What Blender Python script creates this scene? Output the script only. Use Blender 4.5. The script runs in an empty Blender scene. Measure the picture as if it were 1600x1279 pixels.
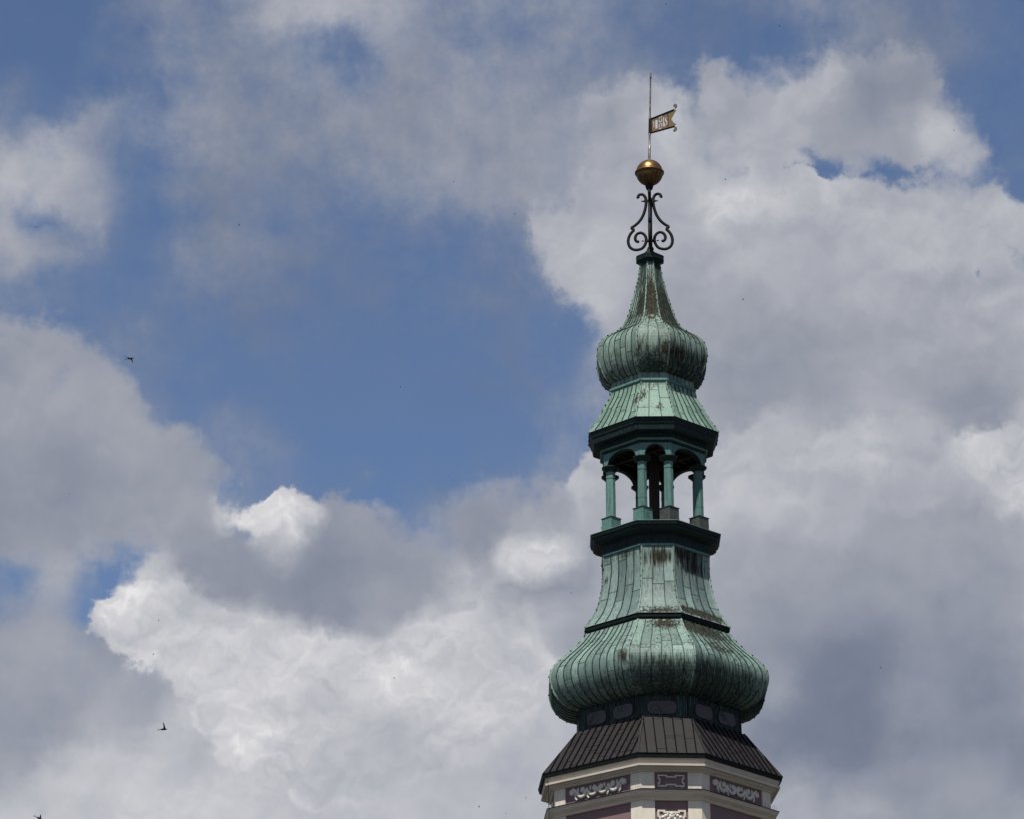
import bpy, bmesh, math, random
import numpy as np
from mathutils import Vector, Matrix
R = math.radians
sc = bpy.context.scene
COL = sc.collection
H0 = 1.65                                   # eye height above the ground

# ------------------------------------------------------------------ camera
cam_d = bpy.data.cameras.new('camera'); cam = bpy.data.objects.new('camera', cam_d); COL.objects.link(cam)
FPX, PITCH, ROLL, YAW = 5042.85, 20.9537, -0.10075, -2.67276   # focal length in px of a 1600 px wide frame
fwd = Vector((math.sin(R(YAW))*math.cos(R(PITCH)), math.cos(R(YAW))*math.cos(R(PITCH)), math.sin(R(PITCH))))
right = fwd.cross(Vector((0, 0, 1))).normalized(); up = right.cross(fwd)
cr, sr = math.cos(R(ROLL)), math.sin(R(ROLL))
r2 = right*cr + up*sr; u2 = up*cr - right*sr
cam.matrix_world = Matrix(((r2.x, u2.x, -fwd.x, 0), (r2.y, u2.y, -fwd.y, -120), (r2.z, u2.z, -fwd.z, H0), (0, 0, 0, 1)))
cam_d.sensor_width = 36; cam_d.lens = 36*FPX/1600; cam_d.clip_end = 20000; cam_d.clip_start = 0.5
sc.camera = cam
sc.view_settings.view_transform = 'Standard'; sc.view_settings.look = 'None'
sc.view_settings.exposure = 0.0; sc.view_settings.gamma = 1.0; sc.view_settings.use_curve_mapping = False
sc.render.resolution_x, sc.render.resolution_y = 1024, 818
sc.render.engine = 'CYCLES'; sc.cycles.use_adaptive_sampling = True; sc.cycles.adaptive_threshold = 0.015; sc.cycles.adaptive_min_samples = 12
sc.cycles.max_bounces = 5

# ------------------------------------------------------------------ sun
SUN_AZ, SUN_EL = -17.0, 60.0                # degrees; azimuth seen from the tower, measured from the camera side towards its left
sd = Vector((math.sin(R(SUN_AZ))*math.cos(R(SUN_EL)), -math.cos(R(SUN_AZ))*math.cos(R(SUN_EL)), math.sin(R(SUN_EL))))
sun_d = bpy.data.lights.new('sun', 'SUN'); sun = bpy.data.objects.new('sun', sun_d); COL.objects.link(sun)
sun_d.energy = 5.0; sun_d.angle = R(0.53); sun_d.color = (1.0, 0.955, 0.88)
sun.rotation_euler = (-sd).to_track_quat('-Z', 'Y').to_euler(); sun.location = (0, -60, 90)

# ------------------------------------------------------------------ node helper
class NT:
    def __init__(s, tree): s.t = tree; s.L = tree.links
    def n(s, typ, props=None, **inp):
        o = s.t.nodes.new(typ)
        for k, v in (props or {}).items(): setattr(o, k, v)
        for k, v in inp.items():
            key = k
            if k.startswith('i') and k[1:].isdigit(): key = int(k[1:])
            else: key = k.replace('_', ' ')
            sk = o.inputs[key]
            if isinstance(v, bpy.types.NodeSocket): s.L.new(v, sk)
            else: sk.default_value = v
        return o
    def m(s, op, a, b=0.0, c=0.0, clamp=False):
        o = s.t.nodes.new('ShaderNodeMath'); o.operation = op; o.use_clamp = clamp
        for i, v in enumerate((a, b, c)):
            if isinstance(v, bpy.types.NodeSocket): s.L.new(v, o.inputs[i])
            else: o.inputs[i].default_value = v
        return o.outputs[0]
    def vm(s, op, a, b=(0, 0, 0), scale=None):
        o = s.t.nodes.new('ShaderNodeVectorMath'); o.operation = op
        for i, v in enumerate((a, b)):
            if isinstance(v, bpy.types.NodeSocket): s.L.new(v, o.inputs[i])
            else: o.inputs[i].default_value = v
        if scale is not None:
            if isinstance(scale, bpy.types.NodeSocket): s.L.new(scale, o.inputs['Scale'])
            else: o.inputs['Scale'].default_value = scale
        return o.outputs[0] if op not in ('DOT_PRODUCT', 'LENGTH') else o.outputs['Value']
    def mix(s, f, a, b):
        o = s.t.nodes.new('ShaderNodeMix'); o.data_type = 'RGBA'
        for sk, v in ((o.inputs[0], f), (o.inputs[6], a), (o.inputs[7], b)):
            if isinstance(v, bpy.types.NodeSocket): s.L.new(v, sk)
            elif sk.type == 'RGBA' and not hasattr(v, '__len__'): sk.default_value = (v, v, v, 1)
            elif sk.type == 'RGBA': sk.default_value = tuple(v)[:3] + (1,)
            else: sk.default_value = v
        return o.outputs[2]
    def mixv(s, f, a, b):
        o = s.t.nodes.new('ShaderNodeMix'); o.data_type = 'VECTOR'
        for sk, v in ((o.inputs[0], f), (o.inputs[4], a), (o.inputs[5], b)):
            if isinstance(v, bpy.types.NodeSocket): s.L.new(v, sk)
            else: sk.default_value = v
        return o.outputs[1]
    def mixf(s, f, a, b):
        o = s.t.nodes.new('ShaderNodeMix'); o.data_type = 'FLOAT'
        for sk, v in ((o.inputs[0], f), (o.inputs[2], a), (o.inputs[3], b)):
            if isinstance(v, bpy.types.NodeSocket): s.L.new(v, sk)
            else: sk.default_value = v
        return o.outputs[0]
    def noise(s, vec, scale, detail=4, rough=.5, flat=False, **kw):
        o = s.t.nodes.new('ShaderNodeTexNoise')
        if flat: o.noise_dimensions = '2D'
        if flat: o.noise_dimensions = '2D'
        s.L.new(vec, o.inputs['Vector']); o.inputs['Scale'].default_value = scale
        o.inputs['Detail'].default_value = detail; o.inputs['Roughness'].default_value = rough
        for k, v in kw.items(): o.inputs[k].default_value = v
        return o
    def rng(s, v, a, b, c=0.0, d=1.0, typ='LINEAR'):
        o = s.t.nodes.new('ShaderNodeMapRange'); o.interpolation_type = typ
        s.L.new(v, o.inputs[0])
        for i, q in enumerate((a, b, c, d)):
            if isinstance(q, bpy.types.NodeSocket): s.L.new(q, o.inputs[i+1])
            else: o.inputs[i+1].default_value = q
        return o.outputs[0]
    def ramp(s, f, stops, interp='LINEAR'):
        o = s.t.nodes.new('ShaderNodeValToRGB'); e = o.color_ramp; e.interpolation = interp
        for p, c in stops[1:-1]: e.elements.new(p)
        for i, (p, c) in enumerate(stops):
            e.elements[i].position = p; e.elements[i].color = (tuple(c)+(1,))[:4] if hasattr(c, '__len__') else (c, c, c, 1)
        s.L.new(f, o.inputs[0]); return o

def lin(*c):                                 # sRGB 0..255 to linear
    return tuple((v/255/12.92 if v/255 <= .04045 else ((v/255+.055)/1.055)**2.4) for v in c)

# ------------------------------------------------------------------ sky: clear Nishita sky with two layers of cloud
# The clouds are described on a chart of the sky (a plane touching the celestial sphere at azimuth -2.67, elevation 20.95 degrees);
# one chart unit is about 0.0114 degree, the touching point is (800, 640), x grows to the right and y downward.
S = 6; CX0, CY0, CX1, CY1 = -200, -160, 1800, 1440
PX, PY = np.meshgrid(np.arange(CX0, CX1+1, S, dtype=float), np.arange(CY0, CY1+1, S, dtype=float))
def blur(m, r):
    r = r/S; n = int(3*r)+1; k = np.exp(-.5*(np.arange(-n, n+1)/r)**2); k /= k.sum()
    p = np.pad(m, ((n, n), (0, 0)), 'edge'); m = sum(k[i]*p[i:i+m.shape[0]] for i in range(2*n+1))
    p = np.pad(m, ((0, 0), (n, n)), 'edge'); return sum(k[i]*p[:, i:i+m.shape[1]] for i in range(2*n+1))
def sdf(poly):
    p = np.array(poly, float); d = np.full(PX.shape, 1e9); c = np.zeros(PX.shape, bool)
    for i in range(len(p)):
        a = p[i-1]; b = p[i]; ab = b-a; q = ab@ab
        if q == 0: continue
        t = np.clip(((PX-a[0])*ab[0]+(PY-a[1])*ab[1])/q, 0, 1)
        d = np.minimum(d, np.hypot(PX-a[0]-t*ab[0], PY-a[1]-t*ab[1]))
        if ab[1] != 0: c ^= ((b[1] > PY) != (a[1] > PY)) & (PX < (a[0]-b[0])*(PY-b[1])/(a[1]-b[1])+b[0])
    return np.where(c, d, -d)
def smooth_table(rows):
    t = np.array(rows, float); gx = np.clip(PX/100, 0, 15.999); gy = np.clip(PY/100, 0, 12.999); i = gx.astype(int); j = gy.astype(int); u = gx-i; v = gy-j
    u = u*u*(3-2*u); v = v*v*(3-2*v)
    return (t[j, i]*(1-u)+t[j, i+1]*u)*(1-v)+(t[j+1, i]*(1-u)+t[j+1, i+1]*u)*v
COVER = [
    [1, 0, 4, 5, 6, 7, 7, 5, 6, 5, 3, 3, 3, 5, 3, 0, 0],
    [1, 0, 3, 5, 6, 5, 7, 6, 6, 6, 5, 4, 1, 4, 6, 1, 0],
    [3, 3, 4, 7, 7, 7, 8, 8, 8, 8, 7, 5, 4, 4, 6, 2, 0],
    [4, 4, 3, 7, 7, 7, 8, 8, 8, 8, 6, 4, 3, 3, 2, 2, 1],
    [5, 3, 1, 6, 6, 5, 4, 5, 6, 5, 9, 9, 9, 9, 9, 9, 7],
    [3, 2, 1, 2, 3, 2, 1, 1, 3, 3, 9, 9, 9, 9, 9, 9, 9],
    [8, 7, 4, 1, 1, 1, 1, 1, 2, 3, 9, 9, 9, 9, 9, 9, 9],
    [9, 9, 9, 4, 3, 0, 0, 0, 1, 3, 9, 9, 9, 9, 9, 9, 9],
    [9, 9, 9, 8, 4, 2, 0, 4, 6, 9, 9, 9, 9, 9, 9, 9, 9],
    [4, 7, 3, 9, 9, 9, 9, 8, 9, 9, 9, 9, 9, 9, 9, 9, 9],
    [9, 9, 9, 9, 9, 9, 9, 9, 9, 9, 9, 9, 9, 9, 9, 9, 9],
    [9, 9, 9, 9, 9, 9, 9, 9, 9, 9, 9, 9, 9, 9, 9, 9, 9],
    [9, 9, 9, 9, 9, 9, 9, 9, 9, 9, 9, 9, 9, 9, 9, 9, 9],
    [9, 9, 9, 9, 9, 9, 9, 9, 9, 9, 9, 9, 9, 9, 9, 9, 9],
]
TONE = [
    [140, 140, 145, 150, 160, 172, 166, 160, 162, 158, 145, 140, 142, 150, 148, 135, 135],
    [145, 145, 150, 152, 150, 162, 168, 156, 156, 152, 148, 145, 142, 152, 150, 140, 135],
    [160, 160, 165, 150, 146, 145, 152, 156, 158, 157, 166, 162, 162, 158, 160, 145, 135],
    [165, 168, 160, 154, 148, 152, 156, 158, 160, 165, 168, 168, 165, 158, 160, 160, 150],
    [150, 150, 140, 145, 140, 138, 135, 140, 145, 168, 172, 172, 175, 175, 175, 172, 168],
    [150, 145, 140, 135, 130, 130, 130, 130, 135, 160, 170, 168, 166, 168, 172, 176, 176],
    [156, 158, 152, 140, 135, 130, 130, 130, 130, 150, 165, 162, 160, 158, 156, 152, 158],
    [156, 158, 158, 150, 148, 130, 130, 130, 135, 160, 170, 172, 170, 168, 158, 150, 160],
    [150, 155, 158, 160, 155, 150, 140, 143, 150, 170, 175, 178, 180, 178, 172, 165, 170],
    [152, 158, 160, 146, 140, 138, 142, 165, 175, 165, 165, 172, 172, 166, 158, 154, 160],
    [158, 162, 190, 198, 196, 178, 186, 194, 188, 168, 165, 164, 158, 152, 150, 148, 150],
    [158, 162, 184, 203, 202, 192, 195, 195, 188, 180, 170, 158, 144, 144, 146, 142, 146],
    [166, 184, 194, 198, 198, 190, 188, 184, 182, 182, 176, 168, 146, 138, 140, 146, 148],
    [192, 196, 198, 196, 194, 188, 184, 182, 180, 182, 178, 172, 166, 162, 158, 158, 156],
]
a1 = smooth_table(COVER)/9; b1 = smooth_table(TONE)
a2 = np.zeros(PX.shape); b2 = np.full(PX.shape, 165.)
def veil(x, y, rx, ry, a=None, b=None, rot=0, p=1.0):
    """a soft patch of thin cloud (or of clear sky, a near 0): centre, radii, cover, tone"""
    global a1, b1
    c, s = math.cos(R(rot)), math.sin(R(rot)); dx, dy = PX-x, PY-y
    m = np.exp(-(((dx*c+dy*s)/rx)**2+((-dx*s+dy*c)/ry)**2)**1.3)*p
    if a is not None: a1 = a1*(1-m)+a*m
    if b is not None: b1 = b1*(1-m)+b*m
def cumulus(poly, b, wt=1.0):
    """a heaped cloud: outline, base tone and (x, y, radius, tone) lumps"""
    global a2, b2
    d = np.clip(.5+sdf(poly)/96*wt, 0, 1); m = blur((d > .35).astype(float), 10); bb = np.full(PX.shape, float(b[0]))
    for (x, y, rr, v) in b[1:]:
        k = np.exp(-(((PX-x)**2+(PY-y)**2)/rr**2)**1.2); bb = bb*(1-k)+v*k
    b2 = b2*(1-m)+bb*m; a2 = np.maximum(a2, d)
def gap(poly, r=48):
    global a2
    a2 = np.minimum(a2, np.clip(.5-sdf(poly)/(2*r), 0, 1))
# layer 1 detail strokes
veil(60,30,130,120,0.03); veil(130,110,90,60,0.02); veil(120,180,70,40,0.0); veil(20,135,45,20,.35,140)
veil(240,140,28,30,.12); veil(270,85,30,14,.35); veil(540,85,60,38,.12,rot=20); veil(575,110,30,30,.15); veil(430,25,60,18,.9,165); veil(540,15,110,22,.95,168)
veil(725,55,30,18,.15); veil(800,40,45,30,.35); veil(850,30,40,20,.45); veil(620,110,60,45,.9,150,p=.8)
veil(170,170,60,22,.7,160,rot=-35); veil(190,100,40,40,.25); veil(175,230,60,50,.55,155); veil(230,250,50,45,.2); veil(240,330,70,90,.06); veil(330,300,60,50,.75,142);veil(380,350,60,60,.7,142)
veil(440,340,40,40,.25); veil(480,290,60,50,.6,142); veil(560,330,110,55,.28); veil(720,390,110,60,.2); veil(620,400,110,50,.12)
veil(1060,60,60,60,.18); veil(1120,40,80,50,.2); veil(1200,70,70,50,.08); veil(1160,130,60,50,.1,rot=0); veil(1560,80,80,180,.14,150); veil(1500,30,70,60,.1,150); veil(1590,255,20,14,.5,160); veil(1480,60,50,50,.5,145); veil(1420,60,60,70,.75,138)
veil(1400,110,60,80,.8,140)
veil(560,740,18,10,.6,150,rot=-35)
veil(640,450,80,50,.22); veil(870,520,60,60,.12,140)
veil(1330,263,95,13,.05); veil(1250,255,30,10,.1); veil(1520,300,60,30,.05); veil(1350,190,50,40,.75,148); veil(1560,200,60,110,.07,150)
veil(390,690,80,35,.4,150,rot=20); veil(450,720,30,20,.25,150); veil(330,740,30,40,.6,150);veil(210,530,45,30,.5,145); veil(170,525,18,12,.5,155)
veil(300,640,35,30,.1);veil(345,760,18,22,.05); veil(90,600,28,25,.3); veil(250,600,40,30,.25)
veil(180,880,55,35,0.02); veil(150,940,35,50,0.02); veil(110,960,25,25,.2);veil(20,905,38,32,.1); veil(30,440,60,30,.25);veil(110,440,50,30,.05)
veil(95,890,36,60,.95,162)
# cumulus shapes
veil(-60,300,90,100,.95,170); veil(40,275,75,60,.97,176); veil(110,300,60,55,.95,172); veil(95,225,40,35,.9,172); veil(150,340,28,45,.8,168); veil(160,190,50,35,.7,158,rot=-30); veil(60,395,70,35,.85,158); veil(0,370,60,60,.9,165)
veil(70,345,55,16,.15,rot=15); veil(45,320,20,15,.4); veil(205,240,25,70,.15); veil(60,440,80,18,.3)
cumulus([(-120,520),(0,512),(25,508),(70,500),(95,520),(130,540),(170,575),(205,600),(225,640),(240,665),(275,672),(300,682),(315,710),(335,745),(345,790),(355,850),(330,900),(240,870),(225,850),(130,865),(100,860),(40,870),(-120,870)],(157,(100,780,90,152),(0,830,60,150),(200,660,60,162),(300,830,60,158),(30,620,60,160),(230,760,50,155)))
gap([(85,585),(105,580),(110,605),(95,610)],20)
cumulus([(487,790),(500,772),(520,762),(545,775),(565,785),(585,803),(610,810),(622,838),(650,852),(690,848),(705,868),(722,890),(700,930),(640,990),(560,1010),(470,960),(420,960),(330,900),(345,850),(420,860),(470,840)],(153,(500,900,90,146),(600,900,80,149),(550,800,50,158),(400,900,60,149),(600,970,60,157)))
cumulus([(705,815),(718,785),(735,768),(765,765),(790,776),(825,785),(850,772),(880,775),(905,790),(930,830),(920,930),(860,960),(760,960),(715,905),(725,860)],(152,(800,810,60,154),(740,800,30,148),(760,860,50,150),(880,820,40,158)),)
cumulus([(345,797),(375,795),(400,790),(415,785),(430,772),(455,768),(480,778),(488,796),(472,822),(462,855),(430,855),(400,835),(385,815),(350,802)],(212,(400,815,20,200),(440,845,22,190)),wt=1.6)
cumulus([(775,880),(785,858),(810,843),(845,836),(885,845),(892,870),(870,890),(850,885),(820,905),(790,905)],(196,(840,855,30,210),(790,890,20,198)),wt=1.)
cumulus([(695,895),(715,880),(745,895),(760,925),(735,942),(705,925)],(180,(735,910,20,188)),wt=1.)
# big lower cumulus (crisp left edge)
cumulus([(232,868),(228,888),(180,905),(152,930),(140,962),(133,988),(160,985),(190,992),(198,1045),(240,1030),(275,1060),(330,1160),(400,1240),(560,1260),(760,1180),(870,1080),(850,960),(740,955),(640,985),(520,1010),(430,985),(350,945),(290,925),(262,890)],(194,(400,1175,60,210),(330,1100,50,198),(480,1050,70,203),(560,1120,80,188),(640,1045,60,203),(720,1030,70,194),(800,980,60,188),(600,1200,90,182),(450,1200,60,194),(170,950,32,214),(215,930,28,208),(290,950,40,186),(215,1035,25,206),(300,1050,50,198)),wt=1.2)
# right big cumulus, left crisp edge
cumulus([(1066,145),(1080,180),(1096,200),(1104,222),(1108,255),(1120,268),(1127,282),(1180,262),(1240,276),(1272,272),(1300,290),(1335,274),(1372,276),(1395,296),(1440,282),(1480,305),(1520,290),(1560,305),(1580,330),(1600,345),(1720,330),(1720,660),(1500,640),(1000,640),(960,540),(930,500),(900,470),(880,450),(868,420),(850,395),(840,370),(835,338),(870,322),(905,318),(915,280),(935,225),(925,160),(960,140),(1020,140)],
 (170,(870,370,40,182),(930,440,60,182),(960,330,60,172),(930,150,40,172),(950,185,28,150),(1060,160,35,180),(1060,220,40,182),(1150,320,60,198),(1210,300,50,200),(1280,310,60,194),(1350,350,50,186),(1250,380,80,178),(1170,390,60,176),(1450,400,80,182),(1550,360,50,184),(1420,320,50,172),(1320,450,100,172),(1080,520,90,166),(1200,560,100,160),(1560,500,90,178),(1450,560,80,174),(1390,530,60,170),(1250,620,120,154),(1500,640,100,148),(1050,420,50,172)))
gap([(1498,322),(1515,318),(1520,330),(1505,335)],18); gap([(1585,392),(1610,390),(1610,430),(1590,425)],24); gap([(1530,420),(1550,418),(1552,436),(1536,436)],20)
# upper right clouds
cumulus([(1092,130),(1110,112),(1130,108),(1150,140),(1168,158),(1190,130),(1212,118),(1232,122),(1262,112),(1290,95),(1320,90),(1350,100),(1400,90),(1450,100),(1478,150),(1500,190),(1515,240),(1518,268),(1480,262),(1440,255),(1400,248),(1350,245),(1300,250),(1270,238),(1240,262),(1200,268),(1150,262),(1130,270),(1108,240),(1100,205),(1092,175)],
 (162,(1120,150,30,168),(1240,160,50,178),(1300,130,35,180),(1220,200,50,178),(1170,230,50,175),(1440,180,30,178),(1450,210,35,182),(1350,180,40,148),(1380,140,50,144),(1330,220,50,156),(1430,130,50,150),(1490,250,25,172)))
# lower right tier
cumulus([(1120,700),(1145,678),(1180,652),(1230,656),(1268,682),(1310,672),(1350,664),(1392,672),(1425,658),(1455,672),(1475,700),(1500,722),(1535,730),(1560,752),(1574,795),(1610,800),(1720,810),(1720,1420),(1080,1420),(1050,860),(1090,740)],
 (176,(1180,700,40,178),(1250,720,60,184),(1350,720,70,186),(1430,700,40,176),(1300,790,90,180),(1150,790,90,184),(1500,800,60,166),(1550,850,60,168),(1530,760,30,168),(1200,880,90,172),(1400,860,80,168),(1120,880,60,172),(1500,950,120,160),(1330,960,140,166),(1180,1000,120,162),(1400,1090,200,147),(1330,1165,170,124),(1250,1110,90,134),(1450,1085,70,155),(1560,1180,110,140),(1200,1060,60,158),(1240,1265,70,176),(1360,1275,90,166),(1500,1280,100,156)))
cumulus([(1487,708),(1510,690),(1540,684),(1572,680),(1600,674),(1720,665),(1720,800),(1610,798),(1590,800),(1577,795),(1562,752),(1537,728),(1502,722)],(194,(1590,760,40,200),(1540,705,30,196)),wt=1.4)
# bit left of lantern
cumulus([(935,690),(920,705),(905,728),(890,752),(898,768),(912,785),(915,820),(940,860),(1100,860),(1100,690)],(180,(905,755,25,192),(930,720,25,190),(960,800,50,165),(1000,750,50,175)),wt=1.2)
# darker left-lower cloud stays in layer 1, with crisp pieces
veil(60,1000,90,60,1,160);veil(110,1060,90,50,1,162);veil(60,1130,110,60,1,155);veil(165,1010,30,40,1,156)
veil(240,1060,45,25,1,164); veil(280,1075,60,30,1,175);veil(320,1060,28,20,1,176);veil(210,1110,60,50,1,162);veil(150,1230,80,60,1,192);veil(35,1255,30,22,1,182)
veil(405,1175,45,55,1,202);veil(330,1160,50,50,1,182);veil(640,1045,50,22,1,198);veil(560,1060,60,35,1,178);veil(700,1100,110,50,1,187);veil(790,1060,60,40,1,194)
veil(890,985,35,35,1,152);veil(870,930,30,45,1,178);veil(800,970,80,45,1,186);veil(690,950,70,40,1,172);veil(570,990,60,50,1,172)
veil(430,990,60,40,1,192);veil(360,1080,60,40,1,190)
veil(1450,1085,60,28,1,160);veil(1340,1175,120,45,1,138);veil(1250,1110,60,60,1,146);veil(1240,1260,50,40,1,178);veil(1340,1262,60,25,1,168);veil(1560,1180,60,60,1,150);veil(1150,930,80,80,1,168);veil(1200,1010,60,60,1,160)
gap([(128,878),(150,868),(232,864),(222,890),(178,904),(150,934),(136,975),(118,985),(100,962),(112,930)],26); veil(150,930,30,45,0.02);veil(190,882,40,16,.02);veil(128,965,18,20,.05)
gap([(1238,268),(1262,250),(1300,254),(1340,246),(1390,250),(1440,258),(1500,276),(1520,292),(1470,288),(1425,286),(1395,290),(1372,276),(1330,272),(1300,284),(1270,272)],22)
gap([(1500,312),(1522,316),(1518,342),(1500,336)],24); gap([(1580,380),(1605,374),(1640,384),(1640,430),(1600,424),(1582,404)],40); gap([(1524,414),(1556,412),(1556,440),(1530,440)],22); gap([(1180,128),(1205,116),(1215,140),(1190,150)],20)
veil(1330,266,120,15,.04);veil(1590,400,45,40,.6,165);veil(1540,425,22,16,.2);veil(1510,326,20,14,.1)

NC, NR = 91, 78
AZ0, AZ1, EL0, EL1 = -17.0, 11.8, 8.6, 32.0
def chart(az, el):
    d = Vector((math.sin(R(az))*math.cos(R(el)), math.cos(R(az))*math.cos(R(el)), math.sin(R(el)))); z = d.dot(fwd)
    return 800+FPX*d.dot(right)/z, 639.5-FPX*d.dot(up)/z
def sample(m, x, y):
    gx = min(max((x-CX0)/S, 0), m.shape[1]-1.001); gy = min(max((y-CY0)/S, 0), m.shape[0]-1.001); i = int(gx); j = int(gy); u = gx-i; v = gy-j
    return float((m[j, i]*(1-u)+m[j, i+1]*u)*(1-v)+(m[j+1, i]*(1-u)+m[j+1, i+1]*u)*v)
GRID = []
for r in range(NR):
    row = []
    for c in range(NC):
        x, y = chart(AZ0+(AZ1-AZ0)*c/(NC-1), EL0+(EL1-EL0)*r/(NR-1))
        row.append(tuple(min(max(v, 0), 1) for v in (sample(a1, x, y), (sample(b1, x, y)-110)/110, sample(a2, x, y), (sample(b2, x, y)-110)/110)))
    GRID.append(row)

def build_world():
    w = bpy.data.worlds.new('World'); w.use_nodes = True
    t = NT(w.node_tree); t.t.nodes.clear()
    sky = t.n('ShaderNodeTexSky', dict(sky_type='NISHITA', sun_disc=False))
    sky.sun_elevation = R(SUN_EL); sky.sun_rotation = math.atan2(sd.x, sd.y); sky.altitude = 300
    D = t.vm('NORMALIZE', t.n('ShaderNodeTexCoord').outputs['Generated'])
    sep = t.n('ShaderNodeSeparateXYZ', None, i0=D)
    az = t.m('MULTIPLY', t.m('ARCTAN2', sep.outputs[0], sep.outputs[1]), 57.29578)
    el = t.m('MULTIPLY', t.m('ARCSINE', sep.outputs[2]), 57.29578)
    P2 = t.n('ShaderNodeCombineXYZ', None, i0=t.m('MULTIPLY', az, .934/57.29578), i1=t.m('MULTIPLY', el, 1/57.29578)).outputs[0]   # flat chart of the sky: azimuth, elevation
    wn = t.noise(P2, 62, 6, .58, True)
    wv = t.n('ShaderNodeSeparateColor', None, i0=wn.outputs[1])
    WARP = .75
    az_w = t.m('ADD', az, t.m('MULTIPLY', t.m('SUBTRACT', wv.outputs[0], .5), WARP))
    el_w = t.m('ADD', el, t.m('MULTIPLY', t.m('SUBTRACT', wv.outputs[1], .5), WARP))
    U = t.rng(az_w, AZ0, AZ1); V = t.rng(el_w, EL0, EL1, 0, NR-1)
    seg = (NC-1)//3
    Us = [t.m('SUBTRACT', t.m('MULTIPLY', U, 3), q, clamp=True) for q in range(3)]
    sel1 = t.m('GREATER_THAN', U, 1/3); sel2 = t.m('GREATER_THAN', U, 2/3)
    accv = accf = None
    for r in range(NR):
        g = bpy.data.node_groups.new('cloud_row', 'ShaderNodeTree')        # one row of the cloud chart
        for nm, io, ty in (('ua', 'INPUT', 'NodeSocketFloat'), ('ub', 'INPUT', 'NodeSocketFloat'), ('uc', 'INPUT', 'NodeSocketFloat'), ('first', 'INPUT', 'NodeSocketFloat'), ('second', 'INPUT', 'NodeSocketFloat'), ('rgb', 'OUTPUT', 'NodeSocketVector'), ('last', 'OUTPUT', 'NodeSocketFloat')):
            g.interface.new_socket(nm, in_out=io, socket_type=ty)
        q = NT(g); rp = []
        for c0 in (0, seg, 2*seg):
            o = g.nodes.new('ShaderNodeValToRGB'); e = o.color_ramp.elements
            for k in range(1, seg): e.new(k/seg)
            for k in range(seg+1): e[k].color = GRID[r][c0+k]
            rp.append(o)
        gi = g.nodes.new('NodeGroupInput'); go = g.nodes.new('NodeGroupOutput')
        for k in range(3): g.links.new(gi.outputs[k], rp[k].inputs[0])
        g.links.new(q.mixv(gi.outputs[4], q.mixv(gi.outputs[3], rp[0].outputs[0], rp[1].outputs[0]), rp[2].outputs[0]), go.inputs[0])
        g.links.new(q.mixf(gi.outputs[4], q.mixf(gi.outputs[3], rp[0].outputs[1], rp[1].outputs[1]), rp[2].outputs[1]), go.inputs[1])
        gn = t.n('ShaderNodeGroup'); gn.node_tree = g
        # a negligible dependence on the row before keeps the rows evaluated one after the other
        ur = Us if accf is None else [t.m('MULTIPLY_ADD', accf, 1e-7, u_) for u_ in Us]
        v_r = V if accf is None else t.m('MULTIPLY_ADD', accf, 1e-7, V)
        for k in range(3): t.L.new(ur[k], gn.inputs[k])
        t.L.new(sel1, gn.inputs[3]); t.L.new(sel2, gn.inputs[4])
        v, f = gn.outputs[0], gn.outputs[1]
        if accv is None: accv, accf = v, f
        else:
            k = t.m('SUBTRACT', v_r, r-1, clamp=True)
            accv = t.mixv(k, accv, v); accf = t.mixf(k, accf, f)
    s2 = t.n('ShaderNodeSeparateXYZ', None, i0=accv)
    a1, b1, a2, b2 = s2.outputs[0], s2.outputs[1], s2.outputs[2], accf
    # beyond the mapped part of the sky: the same kind of broken cloud
    far = t.noise(D, 3.2, 6, .6); farb = t.noise(D, 5.1, 4, .6)
    out = t.m('MAXIMUM', t.m('MAXIMUM', t.rng(az, AZ0+3.2, AZ0+.4, 0, 1, 'SMOOTHSTEP'), t.rng(az, AZ1-3.2, AZ1-.4, 0, 1, 'SMOOTHSTEP')), t.m('MAXIMUM', t.rng(el, EL0+4.4, EL0+.6, 0, 1, 'SMOOTHSTEP'), t.rng(el, EL1-3.0, EL1-.4, 0, 1, 'SMOOTHSTEP')))
    a1 = t.mixf(out, a1, t.rng(far.outputs[0], .42, .60)); b1 = t.mixf(out, b1, t.rng(farb.outputs[0], .3, .7, .12, .62))
    a2 = t.m('SUBTRACT', a2, t.m('MULTIPLY', out, 1.2))
    # structure noises
    def billow(vec, scale, det, rough):
        o = t.n('ShaderNodeTexVoronoi', dict(feature='SMOOTH_F1', normalize=True, voronoi_dimensions='2D'), Vector=vec, Scale=scale, Detail=det, Roughness=rough, Smoothness=.35)
        return o.outputs['Distance']
    fb = t.noise(P2, 120, 6, .56, True)
    fine = t.noise(P2, 420, 3, .5, True)
    mid = t.noise(P2, 34, 4, .5, True)
    wD = t.vm('ADD', P2, t.vm('SCALE', t.vm('SUBTRACT', wn.outputs[1], (.5, .5, .5)), scale=.016))
    wD = t.vm('ADD', wD, t.vm('SCALE', t.vm('SUBTRACT', fb.outputs[1], (.5, .5, .5)), scale=.005))
    big = billow(wD, 40, 2, .55); big2 = billow(t.vm('ADD', wD, (-.0012, .0052, 0)), 40, 2, .55)
    sml = billow(wD, 125, 2, .5); sml2 = billow(t.vm('ADD', wD, (-.0004, .0018, 0)), 125, 2, .5)
    rbig = t.m('SUBTRACT', big2, big); rsml = t.m('SUBTRACT', sml2, sml)      # >0 on the sunlit tops of the heaps
    puff = t.m('ADD', t.m('MULTIPLY', t.m('SUBTRACT', .42, big), .22), t.m('MULTIPLY', t.m('SUBTRACT', .42, sml), .20))
    fbc = t.m('SUBTRACT', fb.outputs[0], .5); finec = t.m('SUBTRACT', fine.outputs[0], .5); midc = t.m('SUBTRACT', mid.outputs[0], .5); wnc = t.m('SUBTRACT', wn.outputs[0], .5)
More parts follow.
